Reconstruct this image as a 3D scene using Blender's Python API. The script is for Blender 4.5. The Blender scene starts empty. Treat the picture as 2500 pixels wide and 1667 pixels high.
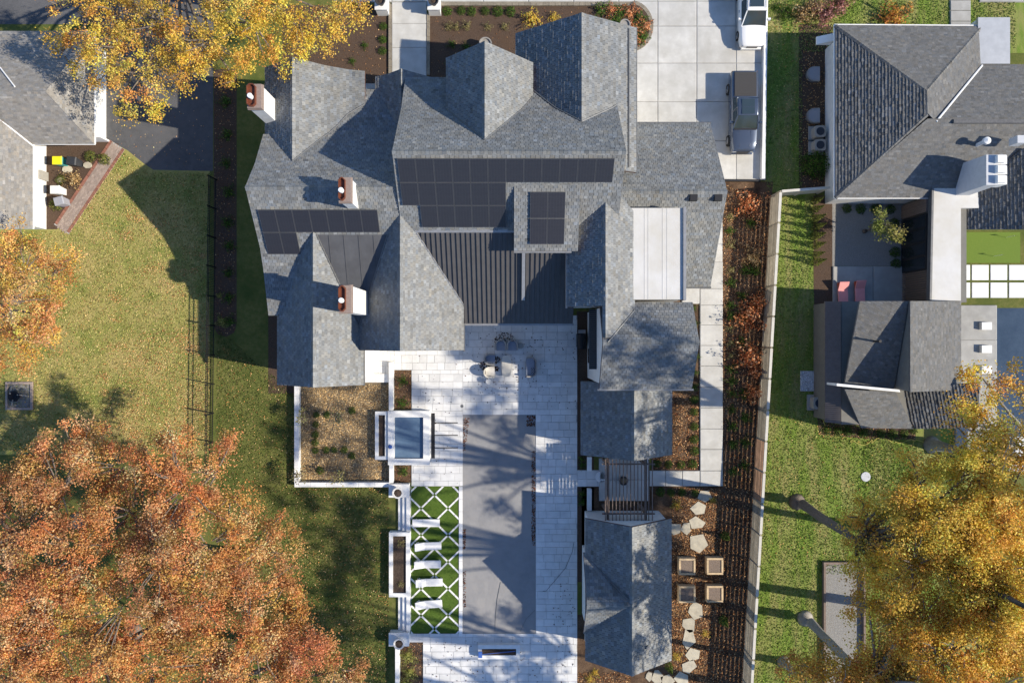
import bpy, math, random
import numpy as np
from mathutils import Vector

R = random.Random(7)
NR = np.random.default_rng(11)
scene = bpy.context.scene
COL = scene.collection

# ------------------------------------------------------------------ camera
K, H, CX, CY = 0.0306, 51.0, 1250.0, 833.5      # metres per photo pixel on the ground, flying height
cam = bpy.data.cameras.new('drone_camera')
cam.sensor_width = 36.0
cam.lens = 36.0 * H / (2500 * K)
cam.clip_end = 2000
co = bpy.data.objects.new('drone_camera', cam)
COL.objects.link(co)
co.location = (0, 0, H)
scene.camera = co

# ------------------------------------------------------------------ light
SUN_EL, SUN_AZ = math.radians(35.0), math.radians(-10.5)   # azimuth from +x towards -y
sx, sy, sz = math.cos(SUN_EL) * math.cos(SUN_AZ), math.cos(SUN_EL) * math.sin(SUN_AZ), math.sin(SUN_EL)
world = bpy.data.worlds.new('World')
scene.world = world
world.use_nodes = True
wn = world.node_tree
sky = wn.nodes.new('ShaderNodeTexSky')
sky.sky_type = 'NISHITA'
sky.sun_disc = False
sky.sun_elevation = SUN_EL
sky.sun_rotation = math.radians(90) - SUN_AZ
bg = wn.nodes['Background']
sky.ozone_density = 6.5
sky.dust_density = 0.4
bg.inputs['Strength'].default_value = 0.135
wn.links.new(sky.outputs['Color'], bg.inputs['Color'])
sl = bpy.data.lights.new('sun', 'SUN')
sl.energy = 5.0
sl.angle = math.radians(0.53)
sl.color = (1.0, 0.90, 0.74)
so = bpy.data.objects.new('sun', sl)
COL.objects.link(so)
so.rotation_euler = Vector((sx, sy, sz)).to_track_quat('Z', 'Y').to_euler()
so.location = (30, -5, 40)
scene.view_settings.view_transform = 'Standard'
scene.view_settings.look = 'None'
scene.view_settings.gamma = 1.0
scene.view_settings.exposure = 0.5

# ------------------------------------------------------------------ helpers
def W(px, py, z=0.0):
    """photo pixel of a point at height z -> world"""
    f = (1 - z / H) * K
    return Vector(((px - CX) * f, (CY - py) * f, z))

def G(gx, gy, z=0.0):
    """plan position in ground pixels -> world"""
    return Vector(((gx - CX) * K, (CY - gy) * K, z))

def lin(c):
    return tuple((v / 12.92 if v <= 0.04045 else ((v + 0.055) / 1.055) ** 2.4) for v in c)

def rgb(h):
    return lin(tuple(int(h[i:i + 2], 16) / 255 for i in (0, 2, 4)))

WLOC = {}

def tag(o, label=None, cat=None, group=None, kind=None):
    if label: o['label'] = label
    if cat: o['category'] = cat
    if group: o['group'] = group
    if kind: o['kind'] = kind
    return o

def empty(name, loc, label, cat, group=None):
    o = bpy.data.objects.new(name, None)
    COL.objects.link(o)
    o.location = loc
    WLOC[o] = Vector(loc)
    return tag(o, label, cat, group)

class MB:
    def __init__(self):
        self.v, self.f, self.t, self.m = [], [], [], []
    def add(self, verts, faces, tint=(1, 1, 1), mi=0):
        n = len(self.v)
        self.v += [tuple(p) for p in verts]
        self.t += [tint] * len(verts)
        self.f += [tuple(i + n for i in q) for q in faces]
        self.m += [mi] * len(faces)
        return self
    def poly(self, pts, tint=(1, 1, 1), mi=0):
        return self.add(pts, [tuple(range(len(pts)))], tint, mi)
    def prism(self, pts, z0, z1, tint=(1, 1, 1), mi=0):
        """pts: xy list (any order) extruded from z0 to z1"""
        pts = ccw([(p[0], p[1]) for p in pts])
        n = len(pts)
        vs = [(x, y, z0) for x, y in pts] + [(x, y, z1) for x, y in pts]
        fs = [tuple(range(n, 2 * n)), tuple(range(n - 1, -1, -1))]
        fs += [(i, (i + 1) % n, n + (i + 1) % n, n + i) for i in range(n)]
        return self.add(vs, fs, tint, mi)
    def solid(self, top, depth, tint=(1, 1, 1), mi=0, top_mi=None):
        """any 3d polygon thickened straight down"""
        n = len(top)
        ar = sum(top[i][0] * top[(i + 1) % n][1] - top[(i + 1) % n][0] * top[i][1] for i in range(n))
        if ar < 0: top = list(reversed(top))
        vs = [tuple(p) for p in top] + [(p[0], p[1], p[2] - depth) for p in top]
        fs = [tuple(range(n)), tuple(range(2 * n - 1, n - 1, -1))]
        fs += [(i, n + i, n + (i + 1) % n, (i + 1) % n) for i in range(n)]
        self.add(vs, fs, tint, mi)
        if top_mi is not None: self.m[-len(fs)] = top_mi
        return self
    def box(self, x0, x1, y0, y1, z0, z1, tint=(1, 1, 1), mi=0):
        return self.prism([(x0, y0), (x1, y0), (x1, y1), (x0, y1)], z0, z1, tint, mi)
    def tube(self, pts, rad, n=8, tint=(1, 1, 1), mi=0, cap=True):
        rings = []
        pts = [Vector(p) for p in pts]
        for i, p in enumerate(pts):
            d = (pts[min(i + 1, len(pts) - 1)] - pts[max(i - 1, 0)]).normalized()
            a = d.cross(Vector((0, 0, 1)))
            if a.length < 1e-3: a = d.cross(Vector((0, 1, 0)))
            a.normalize(); b = d.cross(a)
            r = rad[i] if isinstance(rad, (list, tuple)) else rad
            rings.append([p + a * (r * math.cos(2 * math.pi * k / n)) + b * (r * math.sin(2 * math.pi * k / n)) for k in range(n)])
        vs = [p for r_ in rings for p in r_]
        fs = []
        for i in range(len(pts) - 1):
            for k in range(n):
                fs.append((i * n + k, i * n + (k + 1) % n, (i + 1) * n + (k + 1) % n, (i + 1) * n + k))
        if cap:
            fs += [tuple(range(n - 1, -1, -1)), tuple((len(pts) - 1) * n + k for k in range(n))]
        return self.add(vs, fs, tint, mi)
    def lathe(self, c, prof, n=20, tint=(1, 1, 1), mi=0, sx=1.0, sy=1.0):
        """prof: (r, z) from bottom to top"""
        vs, fs = [], []
        for r, z in prof:
            vs += [(c[0] + sx * r * math.cos(2 * math.pi * k / n), c[1] + sy * r * math.sin(2 * math.pi * k / n), c[2] + z) for k in range(n)]
        for i in range(len(prof) - 1):
            fs += [(i * n + k, i * n + (k + 1) % n, (i + 1) * n + (k + 1) % n, (i + 1) * n + k) for k in range(n)]
        fs += [tuple(range(n - 1, -1, -1)), tuple((len(prof) - 1) * n + k for k in range(n))]
        return self.add(vs, fs, tint, mi)
    def build(self, name, mats, parent=None, origin=None, local=False, smooth=False):
        if not isinstance(mats, (list, tuple)): mats = [mats]
        v = np.array(self.v, dtype=np.float64).reshape(-1, 3)
        if local:
            org = Vector((0, 0, 0))
        elif parent is not None:
            org = WLOC[parent]
        elif origin is not None:
            org = Vector(origin)
        else:
            lo, hi = v.min(0), v.max(0)
            org = Vector(((lo[0] + hi[0]) / 2, (lo[1] + hi[1]) / 2, lo[2]))
        v = v - np.array(org)
        me = bpy.data.meshes.new(name)
        me.from_pydata(v.tolist(), [], self.f)
        a = me.color_attributes.new('tint', 'FLOAT_COLOR', 'POINT')
        t = np.ones((len(self.v), 4), dtype=np.float32)
        t[:, :3] = np.array(self.t, dtype=np.float32).reshape(-1, 3)
        a.data.foreach_set('color', t.ravel())
        for m in mats: me.materials.append(m)
        if len(mats) > 1: me.polygons.foreach_set('material_index', self.m)
        if smooth: me.polygons.foreach_set('use_smooth', [True] * len(self.f))
        me.update()
        o = bpy.data.objects.new(name, me)
        COL.objects.link(o)
        if parent is not None:
            o.parent = parent
            WLOC[o] = WLOC.get(parent, Vector((0, 0, 0)))
        elif not local:
            o.location = org
            WLOC[o] = org
        else:
            WLOC[o] = Vector((0, 0, 0))
        return o

def copy_tree(o, parent=None):
    c = o.copy()
    COL.objects.link(c)
    c.parent = parent
    for ch in list(o.children): copy_tree(ch, c)
    return c

def ccw(pts):
    n = len(pts)
    ar = sum(pts[i][0] * pts[(i + 1) % n][1] - pts[(i + 1) % n][0] * pts[i][1] for i in range(n))
    return list(pts) if ar > 0 else list(reversed(pts))

def clip_poly(sub, clip):
    """Sutherland-Hodgman, clip convex ccw"""
    out = sub
    n = len(clip)
    for i in range(n):
        if not out: return out
        ax, ay = clip[i]; bx, by = clip[(i + 1) % n]
        ex, ey = bx - ax, by - ay
        inp, out = out, []
        for j in range(len(inp)):
            p, q = inp[j], inp[(j + 1) % len(inp)]
            dp = ex * (p[1] - ay) - ey * (p[0] - ax)
            dq = ex * (q[1] - ay) - ey * (q[0] - ax)
            if dp >= 0: out.append(p)
            if (dp >= 0) != (dq >= 0):
                s = dp / (dp - dq)
                out.append((p[0] + (q[0] - p[0]) * s, p[1] + (q[1] - p[1]) * s))
    return out

def in_poly(x, y, poly):
    c = False
    n = len(poly)
    for i in range(n):
        x0, y0 = poly[i]; x1, y1 = poly[(i + 1) % n]
        if (y0 > y) != (y1 > y) and x < (x1 - x0) * (y - y0) / (y1 - y0) + x0: c = not c
    return c

ORD = ['first', 'second', 'third', 'fourth', 'fifth', 'sixth', 'seventh', 'eighth', 'ninth', 'tenth', 'eleventh', 'twelfth', 'thirteenth', 'fourteenth', 'fifteenth', 'sixteenth', 'seventeenth', 'eighteenth', 'nineteenth', 'twentieth']

# ------------------------------------------------------------------ materials
def material(name, c1, c2=None, scale=4.0, detail=6.0, rough=0.8, bump=0.0, bscale=30.0, metallic=0.0, spec=0.3,
             tint=True, c3=None, scale3=0.3, rand=0.0, lo=0.35, hi=0.65, coat=0.0, stretch=None, trans=0.0):
    m = bpy.data.materials.new(name)
    m.use_nodes = True
    nt = m.node_tree
    N, L = nt.nodes, nt.links
    b = N['Principled BSDF']
    b.inputs['Roughness'].default_value = rough
    b.inputs['Metallic'].default_value = metallic
    b.inputs['Specular IOR Level'].default_value = spec
    b.inputs['Coat Weight'].default_value = coat
    geo = N.new('ShaderNodeNewGeometry')
    pos = geo.outputs['Position']
    if stretch:
        mp = N.new('ShaderNodeMapping')
        mp.inputs['Scale'].default_value = stretch
        L.new(pos, mp.inputs['Vector'])
        pos = mp.outputs['Vector']
    def noise(sc, det, l, h):
        n = N.new('ShaderNodeTexNoise')
        n.inputs['Scale'].default_value = sc
        n.inputs['Detail'].default_value = det
        n.inputs['Roughness'].default_value = 0.65
        L.new(pos, n.inputs['Vector'])
        r = N.new('ShaderNodeMapRange')
        r.inputs['From Min'].default_value = l
        r.inputs['From Max'].default_value = h
        L.new(n.outputs['Fac'], r.inputs['Value'])
        return r.outputs['Result']
    def mix(a, bcol, fac=None, mode='MIX', f=1.0):
        x = N.new('ShaderNodeMix')
        x.data_type = 'RGBA'
        x.blend_type = mode
        if fac is not None: L.new(fac, x.inputs[0])
        else: x.inputs[0].default_value = f
        for s, val in ((x.inputs[6], a), (x.inputs[7], bcol)):
            if isinstance(val, tuple): s.default_value = (*val[:3], 1)
            else: L.new(val, s)
        return x.outputs[2]
    col = tuple(c1)
    if c2 is not None: col = mix(tuple(c1), tuple(c2), noise(scale, detail, lo, hi))
    if c3 is not None: col = mix(col, tuple(c3), noise(scale3, 4.0, 0.42, 0.68))
    if tint:
        at = N.new('ShaderNodeAttribute')
        at.attribute_name = 'tint'
        col = mix(col, at.outputs['Color'], mode='MULTIPLY')
    if rand > 0:
        oi = N.new('ShaderNodeObjectInfo')
        r = N.new('ShaderNodeMapRange')
        r.inputs['To Min'].default_value = 1 - rand
        r.inputs['To Max'].default_value = 1 + rand
        L.new(oi.outputs['Random'], r.inputs['Value'])
        cc = N.new('ShaderNodeCombineColor')
        for i in range(3): L.new(r.outputs['Result'], cc.inputs[i])
        col = mix(col, cc.outputs['Color'], mode='MULTIPLY')
    if isinstance(col, tuple): b.inputs['Base Color'].default_value = (*col, 1)
    else: L.new(col, b.inputs['Base Color'])
    if bump > 0:
        n = N.new('ShaderNodeTexNoise')
        n.inputs['Scale'].default_value = bscale
        n.inputs['Detail'].default_value = 5
        L.new(pos, n.inputs['Vector'])
        bp = N.new('ShaderNodeBump')
        bp.inputs['Strength'].default_value = bump
        bp.inputs['Distance'].default_value = 0.05
        L.new(n.outputs['Fac'], bp.inputs['Height'])
        L.new(bp.outputs['Normal'], b.inputs['Normal'])
    if trans > 0:
        tr = N.new('ShaderNodeBsdfTranslucent')
        if isinstance(col, tuple): tr.inputs['Color'].default_value = (*col, 1)
        else: L.new(col, tr.inputs['Color'])
        ms = N.new('ShaderNodeMixShader')
        ms.inputs[0].default_value = trans
        L.new(b.outputs[0], ms.inputs[1])
        L.new(tr.outputs[0], ms.inputs[2])
        L.new(ms.outputs[0], N['Material Output'].inputs['Surface'])
    return m

MT = {}
MT['slate'] = material('slate_shingle', (.145, .152, .156), (.196, .203, .204), 9, rough=.62, bump=.25, bscale=40, spec=.35)
MT['asphalt_shingle'] = material('asphalt_shingle', (.128, .128, .127), (.168, .167, .163), 14, rough=.95, bump=.4, bscale=70, spec=.1)
MT['tan_shingle'] = material('tan_asphalt_shingle', (.215, .205, .19), (.265, .253, .235), 12, rough=.95, bump=.4, bscale=70, spec=.1)
MT['deck'] = material('roof_deck', (.10, .10, .105), (.14, .14, .14), 6, rough=.9)
MT['copper'] = material('brown_copper_edge', (.16, .075, .05), (.10, .05, .035), 5, rough=.55, metallic=.3)
MT['copper_pan'] = material('copper_pan', (.22, .075, .04), (.15, .05, .03), 4, rough=.5, metallic=.35)
MT['stucco'] = material('white_stucco', (.74, .735, .715), (.66, .655, .635), 3, rough=.9, bump=.2, bscale=60)
MT['brown_crown'] = material('chimney_crown', (.28, .22, .19), (.22, .17, .15), 8, rough=.85)
MT['gutter'] = material('grey_gutter', (.13, .135, .14), (.17, .17, .17), 3, rough=.45, metallic=.4)
MT['gutter_light'] = material('light_gutter', (.36, .36, .36), (.30, .30, .30), 3, rough=.4, metallic=.5)
MT['membrane'] = material('dark_membrane', (.075, .078, .086), (.092, .095, .104), 1.5, rough=.75, bump=.15, bscale=3, c3=(.068, .07, .077), scale3=.7)
MT['white_membrane'] = material('white_membrane', (.60, .595, .58), (.55, .545, .53), 1.2, rough=.7, c3=(.50, .48, .43), scale3=.35)
MT['metal_roof'] = material('dark_bronze_metal', (.080, .078, .080), (.094, .091, .093), 2, rough=.55, metallic=.1, spec=.3)
MT['glass'] = material('dark_glass', (.015, .02, .025), rough=.06, spec=.8, tint=False)
MT['frame_black'] = material('black_frame', (.02, .02, .022), rough=.5)
MT['white_paint'] = material('white_paint', (.78, .78, .77), (.72, .72, .71), 2, rough=.6)
MT['concrete'] = material('pale_concrete', (.54, .535, .51), (.45, .445, .425), 1.1, rough=.9, bump=.15, bscale=40, c3=(.40, .39, .36), scale3=.45, rand=.05)
MT['concrete_grey'] = material('grey_concrete', (.38, .375, .355), (.31, .305, .29), 1.2, rough=.9, bump=.15, bscale=40, c3=(.29, .285, .27), scale3=.3, rand=.06)
MT['paver'] = material('white_limestone_paver', (.66, .66, .655), (.56, .56, .555), 1.3, rough=.8, bump=.1, bscale=30, rand=.05)
MT['coping'] = material('white_stone_coping', (.76, .76, .75), (.68, .68, .67), 2.0, rough=.8, bump=.1, bscale=30, rand=.05)
MT['mortar'] = material('grey_mortar_bed', (.42, .415, .405), (.34, .335, .33), 6, rough=.95)
MT['asphalt'] = material('asphalt_drive', (.07, .072, .078), (.10, .10, .105), 2.2, rough=.9, bump=.4, bscale=90, c3=(.115, .115, .12), scale3=.25)
MT['grass_dark'] = material('green_lawn_grass', (.105, .125, .03), (.175, .165, .055), 3, rough=.95, bump=.8, bscale=22, spec=.1, c3=(.075, .10, .025), scale3=.35)
MT['grass_tan'] = material('drying_lawn_grass', (.32, .29, .095), (.205, .23, .06), .55, rough=.95, bump=.8, bscale=22, spec=.1, c3=(.40, .32, .13), scale3=.4, lo=.4, hi=.6)
MT['grass_green'] = material('mown_green_grass', (.20, .27, .05), (.125, .195, .035), 1.4, rough=.95, bump=.9, bscale=20, spec=.1, c3=(.31, .27, .115), scale3=.33, stretch=(2.6, .55, 1))
MT['turf'] = material('artificial_turf', (.07, .125, .02), (.10, .155, .03), 6, rough=.95, bump=.8, bscale=30, spec=.1)
MT['putting'] = material('putting_green_turf', (.125, .19, .035), (.145, .205, .04), 10, rough=.95, bump=.3, bscale=60, spec=.1)
MT['mulch'] = material('brown_bark_mulch', (.055, .036, .026), (.13, .092, .07), 16, rough=1, bump=1, bscale=28, spec=.1, c3=(.10, .065, .045), scale3=.7)
MT['litter'] = material('leaf_littered_soil', (.085, .052, .033), (.19, .125, .08), 13, rough=1, bump=1, bscale=24, spec=.1, c3=(.05, .03, .02), scale3=.8)
MT['straw'] = material('straw_mulch', (.29, .225, .14), (.215, .165, .105), 9, rough=1, bump=.9, bscale=26, spec=.1, c3=(.17, .13, .085), scale3=.6)
MT['gravel'] = material('grey_gravel', (.20, .195, .185), (.33, .32, .30), 22, rough=1, bump=1, bscale=30, spec=.1)
MT['soil'] = material('planting_soil', (.045, .032, .025), (.10, .075, .06), 18, rough=1, bump=1, bscale=26, spec=.1)
MT['bed_soil'] = material('leafy_bed_soil', (.16, .12, .095), (.27, .215, .175), 14, rough=1, bump=1, bscale=26, spec=.1)
MT['brick_red'] = material('red_brick', (.32, .15, .105), (.25, .115, .085), 8, rough=.9, bump=.2)
MT['brick_tan'] = material('tan_brick', (.36, .29, .245), (.30, .235, .20), 8, rough=.9, bump=.2)
MT['kerb'] = material('tan_stone_kerb', (.27, .235, .18), (.19, .165, .13), 9, rough=.95, bump=.5, bscale=30, rand=.12)
MT['flag'] = material('sandstone_flag', (.50, .455, .355), (.38, .345, .275), 3, rough=.9, bump=.3, bscale=20, rand=.10)
MT['wood_fence'] = material('weathered_fence_wood', (.37, .325, .245), (.28, .245, .185), 2.5, rough=.9, bump=.2, bscale=20, rand=.16)
MT['wood_cap'] = material('pale_fence_cap', (.58, .555, .50), (.50, .475, .42), 3, rough=.85)
MT['wood_new'] = material('new_cedar', (.60, .455, .285), (.50, .37, .22), 5, rough=.8, bump=.15, rand=.08)
MT['wood_dark'] = material('dark_pergola_wood', (.17, .125, .10), (.22, .165, .135), 5, rough=.8, bump=.2, rand=.1)
MT['iron'] = material('black_iron', (.012, .012, .014), rough=.5)
MT['cover'] = material('grey_pool_cover', (.255, .255, .26), (.215, .215, .22), 1.0, rough=.55, bump=1.0, bscale=1.3, c3=(.28, .272, .265), scale3=.3)
MT['water'] = material('spa_water', (.075, .13, .21), (.12, .18, .26), 1.0, rough=.08, spec=.6, bump=.15, bscale=7)
MT['pool_water'] = material('pool_water', (.035, .055, .085), (.05, .075, .11), .8, rough=.06, spec=.6, bump=.2, bscale=5)
MT['bark'] = material('tree_bark', (.13, .105, .085), (.20, .165, .135), 7, rough=.95, bump=.8, bscale=20)
MT['bark_pale'] = material('pale_grey_bark', (.25, .23, .20), (.34, .315, .28), 5, rough=.95, bump=.6, bscale=20)
MT['leaf'] = material('autumn_leaf', (1, 1, 1), rough=.6, spec=.25, trans=.42)
MT['fallen'] = material('fallen_leaf', (1, 1, 1), rough=.9, spec=.1)
MT['urn'] = material('dark_urn', (.035, .033, .035), (.055, .052, .05), 6, rough=.6)
MT['pot'] = material('grey_concrete_pot', (.30, .285, .265), (.24, .23, .215), 6, rough=.9)
MT['marble'] = material('white_stone_urn', (.66, .655, .64), (.52, .515, .50), 7, rough=.75)
MT['wicker'] = material('grey_wicker', (.26, .25, .24), (.32, .31, .30), 30, rough=.85, bump=.4, bscale=90)
MT['wicker_pale'] = material('cream_wicker', (.60, .565, .50), (.52, .49, .43), 30, rough=.85, bump=.4, bscale=90)
MT['cushion'] = material('grey_cushion', (.22, .25, .31), (.25, .28, .34), 6, rough=.95)
MT['cushion_pale'] = material('ivory_cushion', (.66, .63, .57), (.60, .57, .51), 6, rough=.95)
MT['table_stone'] = material('cream_table_top', (.55, .53, .48), (.50, .48, .43), 3, rough=.6)
MT['lounger'] = material('white_lounger', (.76, .755, .745), (.71, .705, .695), 3, rough=.75)
MT['pink'] = material('pink_cushion', (.80, .34, .33), (.74, .30, .30), 4, rough=.9)
MT['orange_frame'] = material('orange_red_frame', (.62, .12, .05), (.55, .10, .04), 4, rough=.6)
MT['yellow'] = material('yellow_plastic', (.80, .68, .02), rough=.5)
MT['teal'] = material('teal_plastic', (.05, .30, .30), rough=.5)
MT['bin_dark'] = material('dark_bin_plastic', (.035, .038, .045), rough=.5)
MT['bin_white'] = material('white_bin_plastic', (.70, .70, .68), rough=.5)
MT['bin_grey'] = material('grey_bin_plastic', (.30, .31, .35), rough=.5)
MT['hose'] = material('yellow_hose', (.50, .44, .10), rough=.6)
MT['ac'] = material('beige_ac_case', (.36, .345, .315), (.31, .30, .275), 5, rough=.6)
MT['ac_dark'] = material('ac_fan_grille', (.03, .04, .06), rough=.4)
MT['blue'] = material('blue_plastic', (.05, .12, .38), rough=.5)
MT['car_white'] = material('white_car_paint', (.78, .78, .77), rough=.28, spec=.5, coat=.6, tint=False)
MT['car_blue'] = material('slate_blue_car_paint', (.075, .095, .135), rough=.25, metallic=.45, spec=.5, coat=.8, tint=False)
MT['tonneau'] = material('ribbed_bed_cover', (.045, .043, .043), rough=.55, spec=.4)
MT['chrome'] = material('chrome', (.6, .6, .6), rough=.15, metallic=1.0, tint=False)
MT['rubber'] = material('tyre_rubber', (.018, .018, .018), rough=.85)
MT['rim'] = material('alloy_rim', (.35, .35, .36), rough=.3, metallic=.8)
MT['car_glass'] = material('car_glass', (.03, .045, .05), rough=.05, spec=.9, tint=False, coat=.5)
MT['copper_metal_roof'] = material('zinc_porch_roof', (.46, .47, .48), (.40, .41, .42), 1.5, rough=.45, metallic=.4)
MT['brown_metal'] = material('brown_standing_seam', (.155, .135, .125), (.19, .165, .155), 4, rough=.5, metallic=.3)
MT['taupe'] = material('taupe_wall_panel', (.15, .145, .13), (.175, .17, .155), 2, rough=.8)
MT['chimney_grey'] = material('grey_white_chimney', (.52, .535, .56), (.46, .475, .50), 3, rough=.8)

def solar_material():
    m = bpy.data.materials.new('solar_cells')
    m.use_nodes = True
    N, L = m.node_tree.nodes, m.node_tree.links
    b = N['Principled BSDF']
    uv = N.new('ShaderNodeTexCoord')
    br = N.new('ShaderNodeTexBrick')
    br.offset = 0.0
    br.inputs['Color1'].default_value = (.018, .019, .026, 1)
    br.inputs['Color2'].default_value = (.021, .022, .029, 1)
    br.inputs['Mortar'].default_value = (.038, .040, .050, 1)
    br.inputs['Scale'].default_value = 1.0
    br.inputs['Mortar Size'].default_value = .006
    br.inputs['Brick Width'].default_value = .176
    br.inputs['Row Height'].default_value = .0865
    L.new(uv.outputs['Object'], br.inputs['Vector'])
    L.new(br.outputs['Color'], b.inputs['Base Color'])
    b.inputs['Roughness'].default_value = .45
    b.inputs['Specular IOR Level'].default_value = .4
    return m
MT['solar'] = solar_material()
MT['solar_frame'] = material('solar_panel_frame', (.11, .112, .12), rough=.5, metallic=.4)

def sheet(name, pts, z, mat, kind='structure', parent=None):
    b = MB()
    b.poly([(p[0], p[1], z) for p in ccw([(q[0], q[1]) for q in pts])])
    o = b.build(name, mat, parent)
    if kind and parent is None: o['kind'] = kind
    return o

def gp(*pts):
    return [G(*p).xy for p in pts]
def wp(z, *pts):
    return [W(p[0], p[1], z).xy for p in pts]
def grect(x0, y0, x1, y1):
    return gp((x0, y0), (x1, y0), (x1, y1), (x0, y1))

# ------------------------------------------------------------------ the ground and the paved areas
sheet('ground', [(-900, -900), (900, -900), (900, 900), (-900, 900)], 0.0, MT['grass_dark'])
sheet('left_lawn', gp((-300, 330), (300, 300), (512, 400), (512, 1110), (-300, 1110)), .004, MT['grass_tan'])
sheet('neighbour_lawn', gp((1828, 470), (1990, 470), (1990, 1000), (2420, 1000), (2420, 1900), (1815, 1900), (1822, 1200)), .004, MT['grass_green'])
sheet('neighbour_front_lawn', gp((1872, -300), (2700, -300), (2700, 130), (1960, 130), (1960, 475), (1868, 475)), .004, MT['grass_green'])
sheet('asphalt_driveway', gp((-60, -260), (522, -260), (520, 418), (375, 415), (352, 400), (312, 368), (272, 346), (240, 346), (240, 60), (-60, 60)), .008, MT['asphalt'])
sheet('front_garden_bed', gp((690, 14), (952, 14), (952, 290), (690, 290)), .008, MT['mulch'])
sheet('entrance_garden_bed', gp((1046, 10), (1540, 10), (1566, 18), (1584, 40), (1592, 66), (1584, 92), (1566, 112), (1546, 124), (1546, 330), (1046, 330)), .008, MT['mulch'])
sheet('side_hedge_bed', gp((522, 170), (578, 170), (578, 790), (572, 812), (552, 822), (532, 816), (522, 800)), .008, MT['mulch'])
sheet('house_side_bed', gp((655, 750), (735, 750), (735, 960), (655, 960)), .008, MT['mulch'])
sheet('straw_garden', gp((728, 880), (955, 880), (955, 1180), (728, 1180)), .012, MT['straw'])
sheet('fence_garden_bed', gp((1762, 444), (1888, 444), (1884, 480), (1812, 1900), (1420, 1900), (1420, 1186), (1762, 1186)), .008, MT['litter'])
sheet('path_side_bed', gp((1590, 700), (1710, 700), (1710, 1150), (1590, 1150)), .008, MT['litter'])
sheet('patio_side_bed', gp((1408, 760), (1450, 760), (1450, 1400), (1420, 1420), (1408, 1420)), .008, MT['mulch'])
sheet('pool_house_bed', gp((1408, 1500), (1540, 1500), (1540, 1900), (1408, 1900)), .012, MT['litter'])
sheet('bins_bed', gp((84, 352), (268, 346), (290, 352), (140, 560), (84, 560)), .010, MT['mulch'])
sheet('neighbour_side_bed', gp((1950, 60), (2032, 60), (2032, 465), (1950, 465)), .010, MT['mulch'])
sheet('neighbour_hedge_bed', gp((1986, 478), (2034, 478), (2034, 745), (2014, 745), (2014, 1010), (1996, 1010), (1986, 700)), .010, MT['mulch'])
sheet('neighbour_shrub_bed', gp((1994, 1010), (2235, 1030), (2235, 1072), (2130, 1072), (2000, 1060)), .012, MT['mulch'])
sheet('lower_pool_bed', gp((978, 1566), (1036, 1566), (1036, 1900), (978, 1900)), .010, MT['mulch'])
sheet('gravel_court', gp((2032, 484), (2240, 484), (2240, 650), (2032, 650)), .012, MT['gravel'])

cube_cache = {}
def unit_block(mat):
    """shared unit block with softened top edges"""
    if mat in cube_cache: return cube_cache[mat]
    b = MB()
    c = .018
    lo = [(-.5, -.5, 0), (.5, -.5, 0), (.5, .5, 0), (-.5, .5, 0)]
    mid = [(x, y, .8) for x, y, _ in lo]
    hi = [(x * (1 - 2 * c), y * (1 - 2 * c), 1) for x, y, _ in lo]
    fs = [(3, 2, 1, 0), (8, 9, 10, 11)]
    for k in range(4):
        j = (k + 1) % 4
        fs += [(k, j, 4 + j, 4 + k), (4 + k, 4 + j, 8 + j, 8 + k)]
    me_o = b.add(lo + mid + hi, fs).build('block', mat, local=True)
    me = me_o.data
    bpy.data.objects.remove(me_o)
    cube_cache[mat] = me
    return me

def block(name, parent, x0, x1, y0, y1, z0, z1, mat):
    o = bpy.data.objects.new(name, unit_block(mat))
    COL.objects.link(o)
    o.parent = parent
    o.location = Vector(((x0 + x1) / 2, (y0 + y1) / 2, z0)) - WLOC[parent]
    o.scale = (abs(x1 - x0), abs(y1 - y0), z1 - z0)
    return o

def pave(name, rects, mat, rows, widths, gap, z, thick, piece, base_mat, nmax=300, rowdir='x'):
    """rectangles given in ground pixels, laid with separate stones"""
    bm = MB()
    cells = []
    for (x0, y0, x1, y1) in rects:
        A, B = G(x0, y1), G(x1, y0)
        bm.box(A.x, B.x, A.y, B.y, -.05, z)
        y = A.y
        while y < B.y - .02:
            h = min(R.choice(rows), B.y - y)
            if B.y - y - h < .2: h = B.y - y
            x = A.x - R.random() * widths[0] * .8
            while x < B.x - .02:
                w = R.choice(widths)
                xa, xb = max(x, A.x), min(x + w, B.x)
                x += w
                if xb - xa < .07: continue
                cells.append((xa + gap / 2, xb - gap / 2, y + gap / 2, y + h - gap / 2))
            y += h
    root = bm.build(name, base_mat, origin=(0, 0, 0))
    root['kind'] = 'structure'
    cells.sort(key=lambda c: -(c[1] - c[0]) * (c[3] - c[2]))
    for c in cells[:nmax]:
        block(piece, root, *c, z, z + thick + R.uniform(-.003, .003), mat)
    if len(cells) > nmax:
        b = MB()
        for c in cells[nmax:]:
            g = R.uniform(.90, 1.09)
            b.box(*c, z, z + thick + R.uniform(-.003, .003), (g, g, g))
        b.build(piece + 's', mat, root)['kind'] = 'stuff'
    return root

# concrete driveway: slabs between the saw-cut joints
def slabs(name, xs, ys, mat, z=.03, thick=.09, gap=.035, skip=lambda a, b: False, piece='slab'):
    b = MB()
    A, B = G(xs[0], ys[-1]), G(xs[-1], ys[0])
    b.box(A.x, B.x, A.y, B.y, -.05, z)
    root = b.build(name, MT['mortar'], origin=(0, 0, 0))
    root['kind'] = 'structure'
    for i in range(len(xs) - 1):
        for j in range(len(ys) - 1):
            if skip(i, j): continue
            a, c = G(xs[i], ys[j + 1]), G(xs[i + 1], ys[j])
            block(piece, root, a.x + gap / 2, c.x - gap / 2, a.y + gap / 2, c.y - gap / 2, z, z + thick, mat)
    return root

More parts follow.
